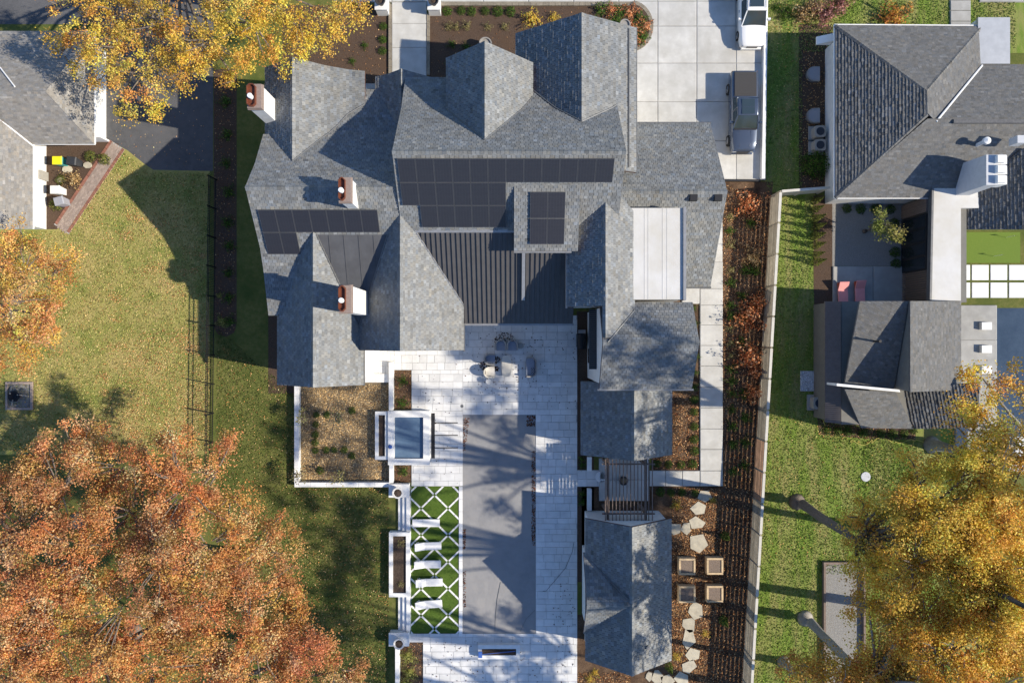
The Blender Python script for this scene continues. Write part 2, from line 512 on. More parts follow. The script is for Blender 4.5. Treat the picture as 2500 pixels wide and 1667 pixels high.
slabs('driveway', [1548, 1605, 1700, 1796, 1868], [-60, 5, 66, 156, 250, 345, 440], MT['concrete'])
slabs('front_driveway', [840, 957, 1070, 1180, 1290, 1400, 1510, 1548], [-90, -20, 7], MT['concrete'])
slabs('front_walk', [957, 1042], [7.5, 60, 118, 190, 260], MT['concrete'], gap=.02, z=.02)
slabs('side_path', [1708, 1764], [640, 705, 745, 793, 843, 893, 945, 995, 1046, 1096, 1148, 1186], MT['concrete'])
slabs('pergola_path', [1585, 1624, 1665, 1707.5], [1148, 1186], MT['concrete'])
slabs('side_landing', [1664, 1707.5], [690, 742], MT['concrete'])
slabs('pergola_terrace', [1462, 1585], [1118, 1170, 1222], MT['concrete'])
slabs('garage_apron', [1660, 1764], [440.5, 640], MT['concrete'], z=.01, thick=.03)
slabs('neighbour_court', [2032, 2130, 2238], [650.5, 748], MT['concrete_grey'])
slabs('neighbour_front_path', [2318, 2368], [-40, 3, 28, 54, 85, 120], MT['concrete_grey'])
slabs('neighbour_street_path', [2390, 2700], [-90, 7], MT['concrete_grey'])
slabs('neighbour_pool_terrace', [2330, 2432], [745, 830, 915, 1100], MT['concrete_grey'])

PATIO = [(885, 850, 963, 912), (963, 850, 1130, 903), (1005, 903, 1130, 1186), (1130, 770, 1409, 1012), (1308, 1012, 1409, 1545),
         (1033, 1545, 1409, 1790), (1409, 1147, 1462, 1187), (1000, 1545, 1033, 1566)]
pave('patio', PATIO, MT['paver'], [.55, .55, .40], [.55, .80, .80, 1.05], .016, .03, .05, 'paver', MT['mortar'])

# kerbs of the entrance bed and of the front walk
def kerb(name, pts, w, h, mat, step, label=None):
    """row of kerb stones along a ground polyline"""
    P = [G(*p) for p in pts]
    root = None
    out = []
    seg = []
    for a, b in zip(P[:-1], P[1:]):
        n = max(1, round((b - a).length / step))
        for i in range(n): seg.append((a.lerp(b, i / n), a.lerp(b, (i + 1) / n)))
    base = MB()
    base.box(P[0].x - .02, P[0].x + .02, P[0].y - .02, P[0].y + .02, 0, .02)
    root = base.build(name, mat, origin=(0, 0, 0))
    root['kind'] = 'structure'
    for a, b in seg:
        d = (b - a); L = d.length; d.normalize()
        n = Vector((-d.y, d.x, 0)) * w / 2
        a2, b2 = a + d * .008, b - d * .008
        MB().prism([a2 + n, b2 + n, b2 - n, a2 - n], 0, h + .03 + R.uniform(-.008, .008)).build('kerb_stone', mat, root)
    return root
arc = [(1540 + 50 * math.sin(t) , 66 - 58 * math.cos(t)) for t in [i * math.pi / 14 for i in range(15)]]
kerb('entrance_kerb', [(1072, 12), (1400, 12), (1540, 12)] + arc[1:], .26, .12, MT['kerb'], .45)
isl = MB().prism(gp(*([(1470, 14)] + arc + [(1470, 124)])), .0, .135)
isl = isl.build('entrance_bed_end', MT['mulch']); isl['kind'] = 'structure'
kerb('walk_kerb', [(953, 12), (953, 185)], .22, .12, MT['kerb'], .6)
kerb('walk_kerb', [(1046, 36), (1046, 185)], .22, .12, MT['kerb'], .6)
b = MB()
for (x0, x1) in ((884, 953), (1046, 1110)): b.box(G(x0, 0).x, G(x1, 0).x, G(0, 218).y, G(0, 205).y, 0, .05)
b.build('entrance_stone_edge', MT['concrete_grey'])['kind'] = 'structure'

# brick walk beside the bins
def brick_walk():
    A, B = G(287, 354), G(150, 560)
    d = (B - A); L = d.length; d.normalize()
    n = Vector((-d.y, d.x, 0))
    hw = .66
    b = MB()
    b.prism([A + n * hw, B + n * hw, B - n * hw, A - n * hw], -.02, .02)
    root = b.build('brick_walk', MT['mortar'], origin=(0, 0, 0))
    root['kind'] = 'structure'
    edge, mid = MB(), MB()
    k = int(L / .11)
    for i in range(k):
        for s in (-1, 1):
            c = A + d * (i + .5) * .11 + n * s * (hw - .11)
            g = R.uniform(.75, 1.15)
            edge.prism([c + d * .047 + n * .105, c - d * .047 + n * .105, c - d * .047 - n * .105, c + d * .047 - n * .105], .02, .05, (g, g * .97, g * .95))
    for i in range(int(L / .21)):
        for j in range(8):
            c = A + d * ((i + .5 + (j % 2) * .5) * .21) + n * ((j - 3.5) * .108)
            g = R.uniform(.8, 1.15)
            mid.prism([c + d * .099 + n * .049, c - d * .099 + n * .049, c - d * .099 - n * .049, c + d * .099 - n * .049], .02, .047, (g, g, g))
    edge.build('edge_bricks', MT['brick_red'], root)['kind'] = 'stuff'
    mid.build('field_bricks', MT['brick_tan'], root)['kind'] = 'stuff'
brick_walk()

# ------------------------------------------------------------------ roofs
def interp(prof, d):
    for (d0, z0), (d1, z1) in zip(prof[:-1], prof[1:]):
        if d <= d1 + 1e-9: return z0 + (z1 - z0) * (d - d0) / (d1 - d0)
    (d0, z0), (d1, z1) = prof[-2:]
    return z0 + (z1 - z0) * (d - d0) / (d1 - d0)

STY_SLATE = dict(sw=(.272, .288), e=.205, t=.036, gap=.021, var=.13, hue=.035, bond=True)
STY_ASPH = dict(sw=(.16, .33), e=.155, t=.016, gap=.004, var=.09, hue=.025)
STY_STRIPE = dict(sw=(.16, .34), e=.205, t=.052, gap=.012, var=.16, hue=.03)

def tint_of(st):
    g = 1 + R.gauss(0, st['var'])
    if R.random() < .06: g *= 1.22
    g = max(.55, min(1.5, g))
    h = R.gauss(0, st['hue'])
    return (g * (1 + h), g * (1 + .2 * h), g * (1 - h))

def slope(out, roof, a, u, d, prof, u0, u1, clip=None, st=STY_SLATE, pick=True):
    """lay separate shingles on one roof slope; a = ridge point, u along it, d downhill (all plan)"""
    S = [0.0]
    for (d0, z0), (d1, z1) in zip(prof[:-1], prof[1:]): S.append(S[-1] + math.hypot(d1 - d0, z1 - z0))
    def d_at(s):
        for i in range(len(S) - 1):
            if s <= S[i + 1] + 1e-9 or i == len(S) - 2:
                return prof[i][0] + (prof[i + 1][0] - prof[i][0]) * (s - S[i]) / (S[i + 1] - S[i])
    def seg(dd):
        for i in range(len(prof) - 2):
            if dd <= prof[i + 1][0]: return i
        return len(prof) - 2
    cl = None
    if clip is not None:
        cl = ccw([((p[0] - a[0]) * u[0] + (p[1] - a[1]) * u[1], (p[0] - a[0]) * d[0] + (p[1] - a[1]) * d[1]) for p in clip])
    k = 0
    e = st['e']
    while True:
        s1 = S[-1] - k * e
        if s1 <= .03: break
        s0 = max(0, s1 - e)
        da, db = d_at(s0), d_at(s1)
        i = seg((da + db) / 2)
        dd, dz = prof[i + 1][0] - prof[i][0], prof[i + 1][1] - prof[i][1]
        L = math.hypot(dd, dz)
        nh, nz = -dz / L, dd / L
        x = u0 - (((k % 2) * .5 + R.uniform(0, .12)) if st.get('bond') else R.random()) * st['sw'][0]
        while x < u1:
            w = R.uniform(*st['sw'])
            ua, ub = max(x, u0), min(x + w, u1)
            x += w
            if ub - ua < .05: continue
            j = R.uniform(-.004, .004) if st.get('bond') else R.uniform(-.012, .012)
            quad = [(ua + st['gap'] / 2, da), (ub - st['gap'] / 2, da), (ub - st['gap'] / 2, db + j), (ua + st['gap'] / 2, db + j)]
            if cl is not None:
                quad = clip_poly(ccw(quad), cl)
                if len(quad) < 3: continue
            t = st['t'] * R.uniform(.75, 1.3)
            tilt = R.uniform(-.006, .006)
            top, bot = [], []
            um = (ua + ub) / 2
            for (uu, v) in quad:
                fr = (v - da) / max(1e-6, db - da)
                z = interp(prof, v)
                off = .008 + t * max(0, fr) + tilt * (uu - um) / w
                bx, by = a[0] + u[0] * uu + d[0] * v, a[1] + u[1] * uu + d[1] * v
                top.append((bx + d[0] * nh * off, by + d[1] * nh * off, z + nz * off))
                bot.append((bx, by, z - .01))
            n = len(quad)
            ar = sum(top[q][0] * top[(q + 1) % n][1] - top[(q + 1) % n][0] * top[q][1] for q in range(n)) / 2
            if abs(ar) < 5e-4: continue
            if ar < 0: top.reverse(); bot.reverse()
            fs = [tuple(range(n))] + [(q, n + q, n + (q + 1) % n, (q + 1) % n) for q in range(n)]
            zz = sum(p[2] for p in top) / n
            out.append((top + bot, fs, tint_of(st), abs(ar) / (1 - zz / H) ** 2 if pick else 0, roof))
        k += 1

def deck(mb, a, u, d, prof, u0, u1, clip=None, depth=.2):
    for (d0, z0), (d1, z1) in zip(prof[:-1], prof[1:]):
        q = [(a[0] + u[0] * uu + d[0] * v, a[1] + u[1] * uu + d[1] * v) for uu, v in ((u0, d0), (u1, d0), (u1, d1), (u0, d1))]
        if clip is not None: q = clip_poly(ccw(q), ccw([tuple(p) for p in clip]))
        if len(q) < 3: continue
        pts = []
        for (x, y) in q:
            v = (x - a[0]) * d[0] + (y - a[1]) * d[1]
            pts.append((x, y, z0 + (z1 - z0) * (v - d0) / (d1 - d0)))
        mb.solid(pts, depth, top_mi=1)

def caps(out, roof, A, B, sl0, sl1, st=STY_SLATE, w=.17):
    """ridge pieces from A to B (3d); sl0/sl1 = fall per metre on either side"""
    A, B = Vector(A), Vector(B)
    L = (B - A).length
    u = (B - A) / L
    p = Vector((-u.y, u.x, 0)).normalized()
    n = max(1, int(L / .24))
    for i in range(n):
        a, c = A + u * (L * i / n + .008), A + u * (L * (i + 1) / n - .008)
        h = .055 + R.uniform(-.008, .01)
        up = Vector((0, 0, h))
        l, r = p * w - Vector((0, 0, sl0 * w)), -p * w - Vector((0, 0, sl1 * w))
        vs = [a + l + up * .8, a + up, a + r + up * .8, c + l + up * .8, c + up, c + r + up * .8,
              a + l - up * .4, a + r - up * .4, c + l - up * .4, c + r - up * .4]
        fs = [(1, 0, 3, 4), (2, 1, 4, 5), (0, 6, 8, 3), (5, 9, 7, 2), (0, 1, 2, 7, 6), (5, 4, 3, 8, 9)]
        out.append((vs, fs, tint_of(st), .06 / (1 - A.z / H) ** 2, roof))

def finish_shingles(house, out, mat, nmax=300, name='shingle'):
    order = sorted(range(len(out)), key=lambda i: -out[i][3])
    chosen = set(order[:nmax])
    rest = MB()
    for i, (v, f, t, ar, roof) in enumerate(out):
        if i in chosen and ar > 0:
            MB().add(v, f, t).build(name, mat, roof)
        else:
            rest.add(v, f, t)
    rest.build(name + 's', mat, house)['kind'] = 'stuff'

def sc(prof): return [(x * K, z) for x, z in prof]

def gable(house, out, axis, c, a0, a1, P, Q, rP=None, rQ=None, ins=.35, wall=None, st=STY_SLATE, pick=True, cap=True, wmat=None, ends=True, edge=None, clipQ=None):
    """ns: ridge at gx=c from gy a0 to a1, P west, Q east; ew: ridge at gy=c from gx a0 to a1, P north, Q south"""
    P, Q = sc(P), sc(Q)
    if axis == 'ns': o, u, dP, dQ = G(c, 0).xy, (0, -1), (-1, 0), (1, 0)
    else: o, u, dP, dQ = G(0, c).xy, (1, 0), (0, 1), (0, -1)
    mb = MB()
    jobs = []
    for prof, dd, rr in ((P, dP, rP or (a0, a1)), (Q, dQ, rQ or (a0, a1))):
        cp = clipQ if dd == dQ else None
        deck(mb, o, u, dd, prof, rr[0] * K, rr[1] * K, cp)
        jobs.append((prof, dd, rr))
    roof = mb.build('roof', [edge or MT['copper'], MT['deck']], house)
    for prof, dd, rr in jobs:
        slope(out, roof, o, u, dd, prof, rr[0] * K + .01, rr[1] * K - .01, clipQ if dd == dQ else None, st=st, pick=pick)
    if cap:
        A = Vector((o[0] + u[0] * a0 * K, o[1] + u[1] * a0 * K, P[0][1]))
        B = Vector((o[0] + u[0] * a1 * K, o[1] + u[1] * a1 * K, P[0][1]))
        s = lambda pr: -(pr[1][1] - pr[0][1]) / (pr[1][0] - pr[0][0])
        caps(out, roof, A, B, s(Q) if axis == 'ns' else s(P), s(P) if axis == 'ns' else s(Q), st)
    if wall is not None:
        w0, w1 = wall
        cs = [(-(P[-1][0] - ins), 0.0)]
        for dd, z in reversed(P):
            dd = min(dd, P[-1][0] - ins)
            cs.append((-dd, interp(P, dd) - .16))
        for dd, z in Q[1:]:
            dd = min(dd, Q[-1][0] - ins)
            cs.append((dd, interp(Q, dd) - .16))
        cs.append((Q[-1][0] - ins, 0.0))
        vs = []
        for uu in (w0 * K, w1 * K):
            for dd, z in cs: vs.append((o[0] + u[0] * uu + dQ[0] * dd, o[1] + u[1] * uu + dQ[1] * dd, z))
        n = len(cs)
        fs = [tuple(range(n)), tuple(range(2 * n - 1, n - 1, -1))] + [(i, n + i, n + (i + 1) % n, (i + 1) % n) for i in range(n)]
        MB().add(vs, fs).build('wall', wmat or MT['stucco'], house)
    return roof

def plane_roof(house, out, pts, st, depth=.16, edge=None, pick=False, px=True):
    """planar slope from (px, py, z) photo points; best-fit plane"""
    P = [W(*p) for p in pts] if px else [Vector(p) for p in pts]
    A = np.array([[p.x, p.y, 1] for p in P]); zz = np.array([p.z for p in P])
    (ga, gb, gc), *_ = np.linalg.lstsq(A, zz, rcond=None)
    g = math.hypot(ga, gb)
    d = (-ga / g, -gb / g)
    u = (-d[1], d[0])
    poly = [(p.x, p.y) for p in P]
    o = min(poly, key=lambda q: q[0] * d[0] + q[1] * d[1])
    us = [(q[0] - o[0]) * u[0] + (q[1] - o[1]) * u[1] for q in poly]
    ds = [(q[0] - o[0]) * d[0] + (q[1] - o[1]) * d[1] for q in poly]
    z0 = ga * o[0] + gb * o[1] + gc
    prof = [(0, z0), (max(ds), z0 - g * max(ds))]
    mb = MB()
    deck(mb, o, u, d, prof, min(us), max(us), poly, depth)
    roof = mb.build('roof', [edge or MT['deck'], MT['deck']], house)
    slope(out, roof, o, u, d, prof, min(us), max(us), poly, st, pick)
    return roof, lambda x, y: ga * x + gb * y + gc

# ------------------------------------------------------------------ the main house
house = empty('main_house', G(1180, 620), 'large white stucco house with grey slate gable roofs in the centre', 'house')
SH = []
M1N, M1S = [(0, 11.2), (120, 7.9), (203, 6.25)], [(0, 11.2), (131, 7.70)]
gable(house, SH, 'ew', 472, 1021, 1468, M1N, M1S, wall=(1026, 1462))
# west wing
L1S = [(0, 9.46), (54, 8.25), (108, 7.03), (153, 6.42), (247, 5.5)]
L1N = [(0, 9.46), (60, 7.9), (143, 6.3), (245, 5.2)]
gable(house, SH, 'ew', 527, 719, 1023, L1N[:2] + [(134, 6.45)], L1S, rP=(719, 805), rQ=(719, 845), wall=(728, 1020), pick=False)
gable(house, SH, 'ew', 527, 800, 1023, L1N, L1S[:2] + [(84, 7.55)], rP=(804, 1023), rQ=(843, 1050), cap=False, pick=False)
gable(house, SH, 'ns', 796, 246, 482, [(0, 7.8), (75, 6.2)], [(0, 7.8), (55, 6.55), (100, 5.85), (134, 5.6)], wall=(256, 470), pick=False)
gable(house, SH, 'ns', 1014, 253, 392, [(0, 6.5), (34, 5.65), (63, 5.2)], [(0, 6.5), (58, 5.1)], rQ=(253, 292), wall=(262, 300), pick=False)
# front gables of the middle block
gable(house, SH, 'ns', 1197, 250, 452, [(0, 10.4), (82, 8.0)], [(0, 10.4), (96, 7.3)], wall=(260, 440))
gable(house, SH, 'ns', 1390, 173, 392, [(0, 9.0), (132, 6.2)], [(0, 9.0), (76, 7.75), (121, 7.0)], rQ=(173, 478), wall=(184, 380))
# garage wing
gable(house, SH, 'ew', 518, 1440, 1704, [(0, 7.0), (183, 3.2)], [(0, 7.0), (190, 3.2)], rP=(1440, 1704), wall=(1480, 1692), pick=False)
# rear gables
gable(house, SH, 'ns', 838, 585, 929, [(0, 7.7), (60, 6.15), (102, 5.2)], [(0, 7.7), (86, 5.2)], wall=(620, 915), pick=False)
gable(house, SH, 'ns', 1022, 562, 853, [(0, 8.4), (120, 5.0)], [(0, 8.4), (121, 5.0)], wall=(600, 840), pick=False)
# east rear wing
gable(house, SH, 'ns', 1438, 500, 826, [(0, 9.0), (73, 7.42)], [(0, 9.0), (66, 7.62)], rP=(500, 762), wall=(560, 752), pick=False, clipQ=gp((1438, 512), (1506, 566), (1506, 830), (1438, 830)))
gable(house, SH, 'ew', 835, 1433, 1628, [(0, 8.9), (83, 7.3)], [(0, 8.9), (98, 7.1)], wall=(1434, 1618), pick=False)
gable(house, SH, 'ns', 1516, 925, 1094, [(0, 5.5), (60, 4.0), (108, 3.05)], [(0, 5.5), (101, 3.0)], wall=(930, 1084), pick=False)
# shed dormer with two by two panels
DOR = [(0, 9.86), (128, 8.2)]
mb = MB()
oD = G(0, 520).xy
deck(mb, oD, (1, 0), (0, -1), sc(DOR), 1254 * K, 1385 * K, depth=.2)
dr = mb.build('roof', [MT['copper'], MT['deck']], house)
slope(SH, dr, oD, (1, 0), (0, -1), sc(DOR), 1254 * K, 1385 * K, pick=False)
mb = MB()
A, B = G(1258, 640), G(1380, 540)
mb.add([(A.x, A.y, 5), (B.x, A.y, 5), (B.x, B.y, 8.5), (A.x, B.y, 8.5), (A.x, A.y, 8.15), (B.x, A.y, 8.15), (B.x, B.y, 9.4), (A.x, B.y, 9.4)],
       [(0, 1, 5, 4), (1, 2, 6, 5), (2, 3, 7, 6), (3, 0, 4, 7), (4, 5, 6, 7), (3, 2, 1, 0)]).build('dormer_wall', MT['stucco'], house)
# dark membrane cricket
b = MB()
b.solid([G(838, 611, 7.55), G(1024, 611, 7.55), G(1024, 852, 4.85), G(838, 852, 4.85)], .15)
mem = b.build('membrane_roof', MT['membrane'], house)
for gx in (868, 899, 930, 961, 992):
    MB().solid([G(gx, 613, 7.56), G(gx + 1.6, 613, 7.56), G(gx + 1.6, 850, 4.885), G(gx, 850, 4.885)], .03).build('seam', MT['membrane'], mem)
for gy in (660, 712, 770):
    zz = 7.55 - (gy - 611) / 241 * 2.7
    MB().solid([G(842, gy, zz + .012), G(1020, gy, zz + .012), G(1020, gy + 1.6, zz - .005), G(842, gy + 1.6, zz - .005)], .03).build('seam', MT['membrane'], mem)
# standing seam metal roof over the porch
zM = lambda gy: 7.66 - (gy - 603) / 191 * 3.4
b = MB()
b.solid([G(1024, 603, zM(603)), G(1386, 603, zM(603)), G(1386, 794, zM(794)), G(1024, 794, zM(794))], .14)
met = b.build('metal_roof', MT['metal_roof'], house)
gx = 1030
while gx < 1386:
    MB().solid([G(gx, 606, zM(606) + .10), G(gx + 1.3, 606, zM(606) + .10), G(gx + 1.3, 793, zM(793) + .10), G(gx, 793, zM(793) + .10)], .09).build('seam', MT['metal_roof'], met)
    gx += 10.4
MB().solid([G(1026, 600, zM(603) + .13), G(1256, 600, zM(603) + .13), G(1256, 608, zM(608) + .11), G(1026, 608, zM(608) + .11)], .1).build('flashing', MT['gutter_light'], met)
MB().solid([G(1271, 640, zM(640) + .28), G(1278, 640, zM(640) + .28), G(1278, 744, zM(744) + .28), G(1271, 744, zM(744) + .28)], .3).build('flashing', MT['gutter_light'], met)
MB().box(G(1024, 0).x, G(1388, 0).x, G(0, 798).y, G(0, 793).y, 4.08, 4.26).build('gutter', MT['gutter_light'], house)
MB().box(G(1060, 0).x, G(1380, 0).x, G(0, 770).y, G(0, 640).y, 0, 4.0).build('wall', MT['stucco'], house)
# white flat roof
A, B = W(1552, 731, 7.7), W(1668, 508, 7.7)
b = MB(); b.box(A.x - .3, B.x, A.y, B.y, 3.0, 7.70)
fl = b.build('flat_roof', MT['white_membrane'], house)
MB().box(B.x - .02, B.x + .16, A.y - .05, B.y + .05, 7.3, 7.83).build('parapet', MT['gutter_light'], fl)
for xx in (1573, 1582, 1617, 1628):
    q = W(xx, 600, 7.7)
    MB().box(q.x, q.x + .05, A.y + .02, B.y - .02, 7.69, 7.712).build('seam', MT['white_membrane'], fl)
finish_shingles(house, SH, MT['slate'])

# gutters
def gutter(a, c, mat='gutter', w=.07):
    a, c = Vector(a), Vector(c)
    MB().tube([a, c], w, 6).build('gutter', MT[mat], house)
gutter(G(1470, 333, 3.12), G(1706, 333, 3.12))
gutter(G(1512, 172, 6.92), G(1512, 478, 6.92))
gutter(G(1364, 648, 7.36), G(1364, 764, 7.36), 'gutter_light')
gutter(G(1254, 650, 8.1), G(1372, 650, 8.1), 'gutter_light')
gutter(G(1430, 935, 7.0), G(1632, 935, 7.0), 'gutter_light')
gutter(G(1600, 710, 3.12), G(1706, 710, 3.12))
gutter(G(925, 700, 5.12), G(925, 930, 5.12))
gutter(G(1144, 794, 4.95), G(1144, 855, 4.95))
gutter(G(719, 775, 5.42), G(740, 775, 5.42), 'gutter_light')
# long snow rail on the east slope of the garage-side gable
gutter(G(1494, 180, 7.36), G(1494, 470, 7.36), w=.05)

# valley flashings where a north-south gable runs into an east-west slope
def inv(prof, z):
    for (d0, z0), (d1, z1) in zip(prof[:-1], prof[1:]):
        if z1 - 1e-9 <= z <= z0 + 1e-9: return d0 + (d1 - d0) * (z0 - z) / (z0 - z1)
    return None
def valley(c, side, prof, ridge, nside, eprof, dmax=999, w=.055, mat='gutter'):
    pts = []
    lo, hi = max(prof[-1][1], eprof[-1][1]), min(prof[0][1], eprof[0][1])
    for i in range(9):
        z = lo + (hi - lo) * i / 8
        a, b_ = inv(prof, z), inv(eprof, z)
        if a is None or b_ is None or b_ > dmax: continue
        pts.append(G(c + side * a, ridge + nside * b_, z + .05))
    if len(pts) > 1: MB().tube(pts, w, 5).build('valley_flashing', MT[mat], house)
valley(796, 1, [(0, 7.8), (55, 6.55), (100, 5.85), (134, 5.6)], 527, -1, L1N)
valley(1197, 1, [(0, 10.4), (96, 7.3)], 472, -1, M1N)
valley(1197, -1, [(0, 10.4), (82, 8.0)], 472, -1, M1N)
valley(1390, -1, [(0, 9.0), (132, 6.2)], 472, -1, M1N)
valley(1390, 1, [(0, 9.0), (76, 7.75)], 472, -1, M1N)
valley(1022, 1, [(0, 8.4), (121, 5.0)], 603, 1, [(0, 7.66), (191, 4.26)], mat='gutter_light')
valley(1022, -1, [(0, 8.4), (120, 5.0)], 611, 1, [(0, 7.55), (241, 4.85)])
valley(838, 1, [(0, 7.7), (86, 5.2)], 611, 1, [(0, 7.55), (241, 4.85)])
valley(1438, 1, [(0, 9.0), (66, 7.62)], 835, -1, [(0, 8.9), (83, 7.3)])

# solar panels
def panels(a, u, d, prof, w, h, gap, cells, lift=.15):
    """cells: (u, s) of each panel's top-left corner along the ridge / down the slope"""
    (d0, z0), (d1, z1) = prof[0], prof[-1]
    L = math.hypot(d1 - d0, z1 - z0)
    ch, cz = (d1 - d0) / L, (z1 - z0) / L
    U = Vector((u[0], u[1], 0)); D = Vector((d[0] * ch, d[1] * ch, cz)); Nn = U.cross(D)
    if Nn.z < 0: Nn = -Nn
    from mathutils import Matrix
    for (cu, cs) in cells:
        c = Vector((a[0], a[1], z0)) + U * (cu + w / 2) + D * (cs + h / 2) + Nn * lift
        b = MB()
        x, y, f = w / 2 - gap / 2, h / 2 - gap / 2, .022
        b.box(-x, x, -y, y, -.04, .0, mi=0)
        b.box(-x + f, x - f, -y + f, y - f, .0, .004, mi=1)
        o = b.build('solar_panel', [MT['solar_frame'], MT['solar']], local=True)
        Y = -D
        M = Matrix((U, Y, Nn)).transposed()
        if M.determinant() < 0: M = Matrix((-U, Y, Nn)).transposed()
        o.parent = house
        o.location = c - WLOC[house]
        o.rotation_euler = M.to_euler()
ps = sc(M1S)
pw, ph = 1.063, 1.56
u0 = (1030 - 1021) * K
aM = G(1021, 472).xy
panels(aM, (1, 0), (0, -1), ps, pw, ph, .025, [(u0 + i * pw, .36) for i in range(12)] + [(u0 + i * pw, .36 + ph) for i in range(6)] + [(u0 + (i + 1) * pw, .36 + 2 * ph) for i in range(5)])
# the west wing's upper slope
pL = sc([(0, 9.46), (108, 7.03)])
aL = G(722, 527).xy
panels(aL, (1, 0), (0, -1), pL, 1.06, 1.56, .025, [((735 - 722) * K + i * 1.06, 1.42) for i in range(7)] + [((735 - 722) * K + i * 1.06, 1.42 + 1.57) for i in range(2)], lift=.16)
panels(oD, (1, 0), (0, -1), sc(DOR), 1.075, 1.63, .025, [((1286 + i * 35.1) * K, .55 + j * 1.63) for i in range(2) for j in range(2)])

# chimneys: white shafts with a brown crown and a copper pan
def chimney(px0, px1, py0, py1, zt, zb):
    A, B = W(px0, py1, zt), W(px1, py0, zt)
    cx, cy = (A.x + B.x) / 2, (A.y + B.y) / 2
    MB().box(A.x + .08, B.x - .08, A.y + .08, B.y - .08, zb, zt - .45).build('chimney_shaft', MT['stucco'], house)
    b = MB()
    b.box(A.x, B.x, A.y, B.y, zt - .45, zt - .3)
    b.box(A.x + .04, B.x - .04, A.y + .04, B.y - .04, zt - .3, zt - .12)
    crown = b.build('chimney_crown', MT['brown_crown'], house)
    # tray with a rim: an elongated octagon
    x0, x1, y0, y1 = A.x + .05, B.x - .34, A.y + .10, B.y - .06
    c = .16
    ring = [(x0 + c, y0), (x1 - c, y0), (x1, y0 + c), (x1, y1 - c), (x1 - c, y1), (x0 + c, y1), (x0, y1 - c), (x0, y0 + c)]
    inn = [((x - (x0 + x1) / 2) * .82 + (x0 + x1) / 2, (y - (y0 + y1) / 2) * .90 + (y0 + y1) / 2) for x, y in ring]
    b = MB()
    n = 8
    vs = [(x, y, zt - .12) for x, y in ring] + [(x, y, zt + .06) for x, y in ring] + [(x, y, zt + .06) for x, y in inn] + [(x, y, zt - .10) for x, y in inn]
    fs = []
    for k in range(3):
        fs += [(k * n + i, k * n + (i + 1) % n, (k + 1) * n + (i + 1) % n, (k + 1) * n + i) for i in range(n)]
    fs.append(tuple(3 * n + i for i in range(n)))
    pan = b.add(vs, fs).build('copper_pan', MT['copper_pan'], house)
    MB().lathe(((x0 + x1) / 2, (y0 + y1) / 2 - .12, zt - .1), [(.14, 0), (.14, .34), (.16, .36), (.13, .40)], 16).build('flue_cap', MT['white_paint'], pan)
chimney(600, 638, 202, 264, 9.5, 0)
chimney(824, 857, 430, 494, 11.0, 6)
chimney(824, 858, 694, 765, 11.0, 4)

# windows on walls that face the court and the drives
def window(x, y0, y1, z0, z1, s):
    """a framed window in a wall whose face is at world x and looks along s*x"""
    f = MB()
    f.box(x, x + s * .06, y0, y1, z0, z1)
    fo = f.build('window', MT['frame_black'], house)
    n = max(1, round((y1 - y0) / .7))
    for i in range(n):
        a = y0 + .05 + i * (y1 - y0 - .05) / n
        MB().box(x + s * .06, x + s * .07, a, a + (y1 - y0 - .05) / n - .05, z0 + .06, z1 - .06).build('pane', MT['glass'], fo)
gw = G(1434, 0).x
window(gw, G(0, 888).y, G(0, 770).y, 3.2, 5.4, -1)
window(gw, G(0, 885).y, G(0, 850).y, .9, 2.4, -1)
MB().box(gw - .5, gw, G(0, 893).y, G(0, 765).y, 5.5, 5.62).build('window_canopy', MT['frame_black'], house)
for i in range(30):
    yy = G(0, 893).y + i * (G(0, 765).y - G(0, 893).y) / 29
    MB().box(gw - .52, gw - .02, yy - .02, yy + .02, 5.62, 5.67).build('canopy_slat', MT['gutter'], house)
gf = G(0, 0)
for (x0, x1, yy, z0, z1) in ((1340, 1440, 184, .8, 2.6), (1170, 1225, 260, .8, 2.6), (770, 820, 256, .8, 2.6)):
    A, B = G(x0, yy), G(x1, yy)
    w = MB().box(A.x, B.x, A.y, A.y + .06, z0, z1).build('window', MT['frame_black'], house)
    for i in range(3):
        a = A.x + .05 + i * (B.x - A.x - .05) / 3
        MB().box(a, a + (B.x - A.x - .05) / 3 - .05, A.y + .06, A.y + .07, z0 + .06, z1 - .06).build('pane', MT['glass'], w)

# vents on the garage roof
for px in (1692, 1752):
    q = W(px, 484, 6.75)
    MB().box(q.x - .24, q.x + .24, q.y - .2, q.y + .2, 6.2, 6.98).build('roof_vent', MT['frame_black'], house)

# ------------------------------------------------------------------ the pool house
ph_ = empty('pool_house', G(1513, 1405), 'small grey slate roofed pool house beside the right end of the pool', 'pool house')
S2 = []
gable(ph_, S2, 'ns', 1513, 1240, 1567, [(0, 5.2), (94, 2.95)], [(0, 5.2), (103, 2.95)], wall=(1246, 1560), ins=.25, st=dict(STY_SLATE, sw=(.298, .314), e=.23), pick=True)
gable(ph_, S2, 'ew', 1412, 1414, 1513, [(0, 5.15), (60, 3.7), (92, 2.95)], [(0, 5.15), (60, 3.7), (92, 2.95)], wall=(1421, 1500), ins=.3, st=dict(STY_SLATE, sw=(.298, .314), e=.23), pick=False)
finish_shingles(ph_, S2, MT['slate'])
MB().tube([W(1432, 1357, 3.0), W(1533, 1463, 5.2)], .05, 5).build('flashing', MT['gutter'], ph_)
MB().tube([W(1432, 1546, 3.0), W(1530, 1473, 5.2)], .05, 5).build('flashing', MT['gutter'], ph_)
for (px, py) in ((1554, 1357), (1554, 1431), (1553, 1505), (1552, 1601), (1580, 1577)):
    q = W(px, py, 4.3)
    MB().lathe((q.x, q.y, 3.9), [(.10, 0), (.10, .62), (.13, .64), (.13, .7)], 10).build('roof_vent', MT['pot'], ph_)

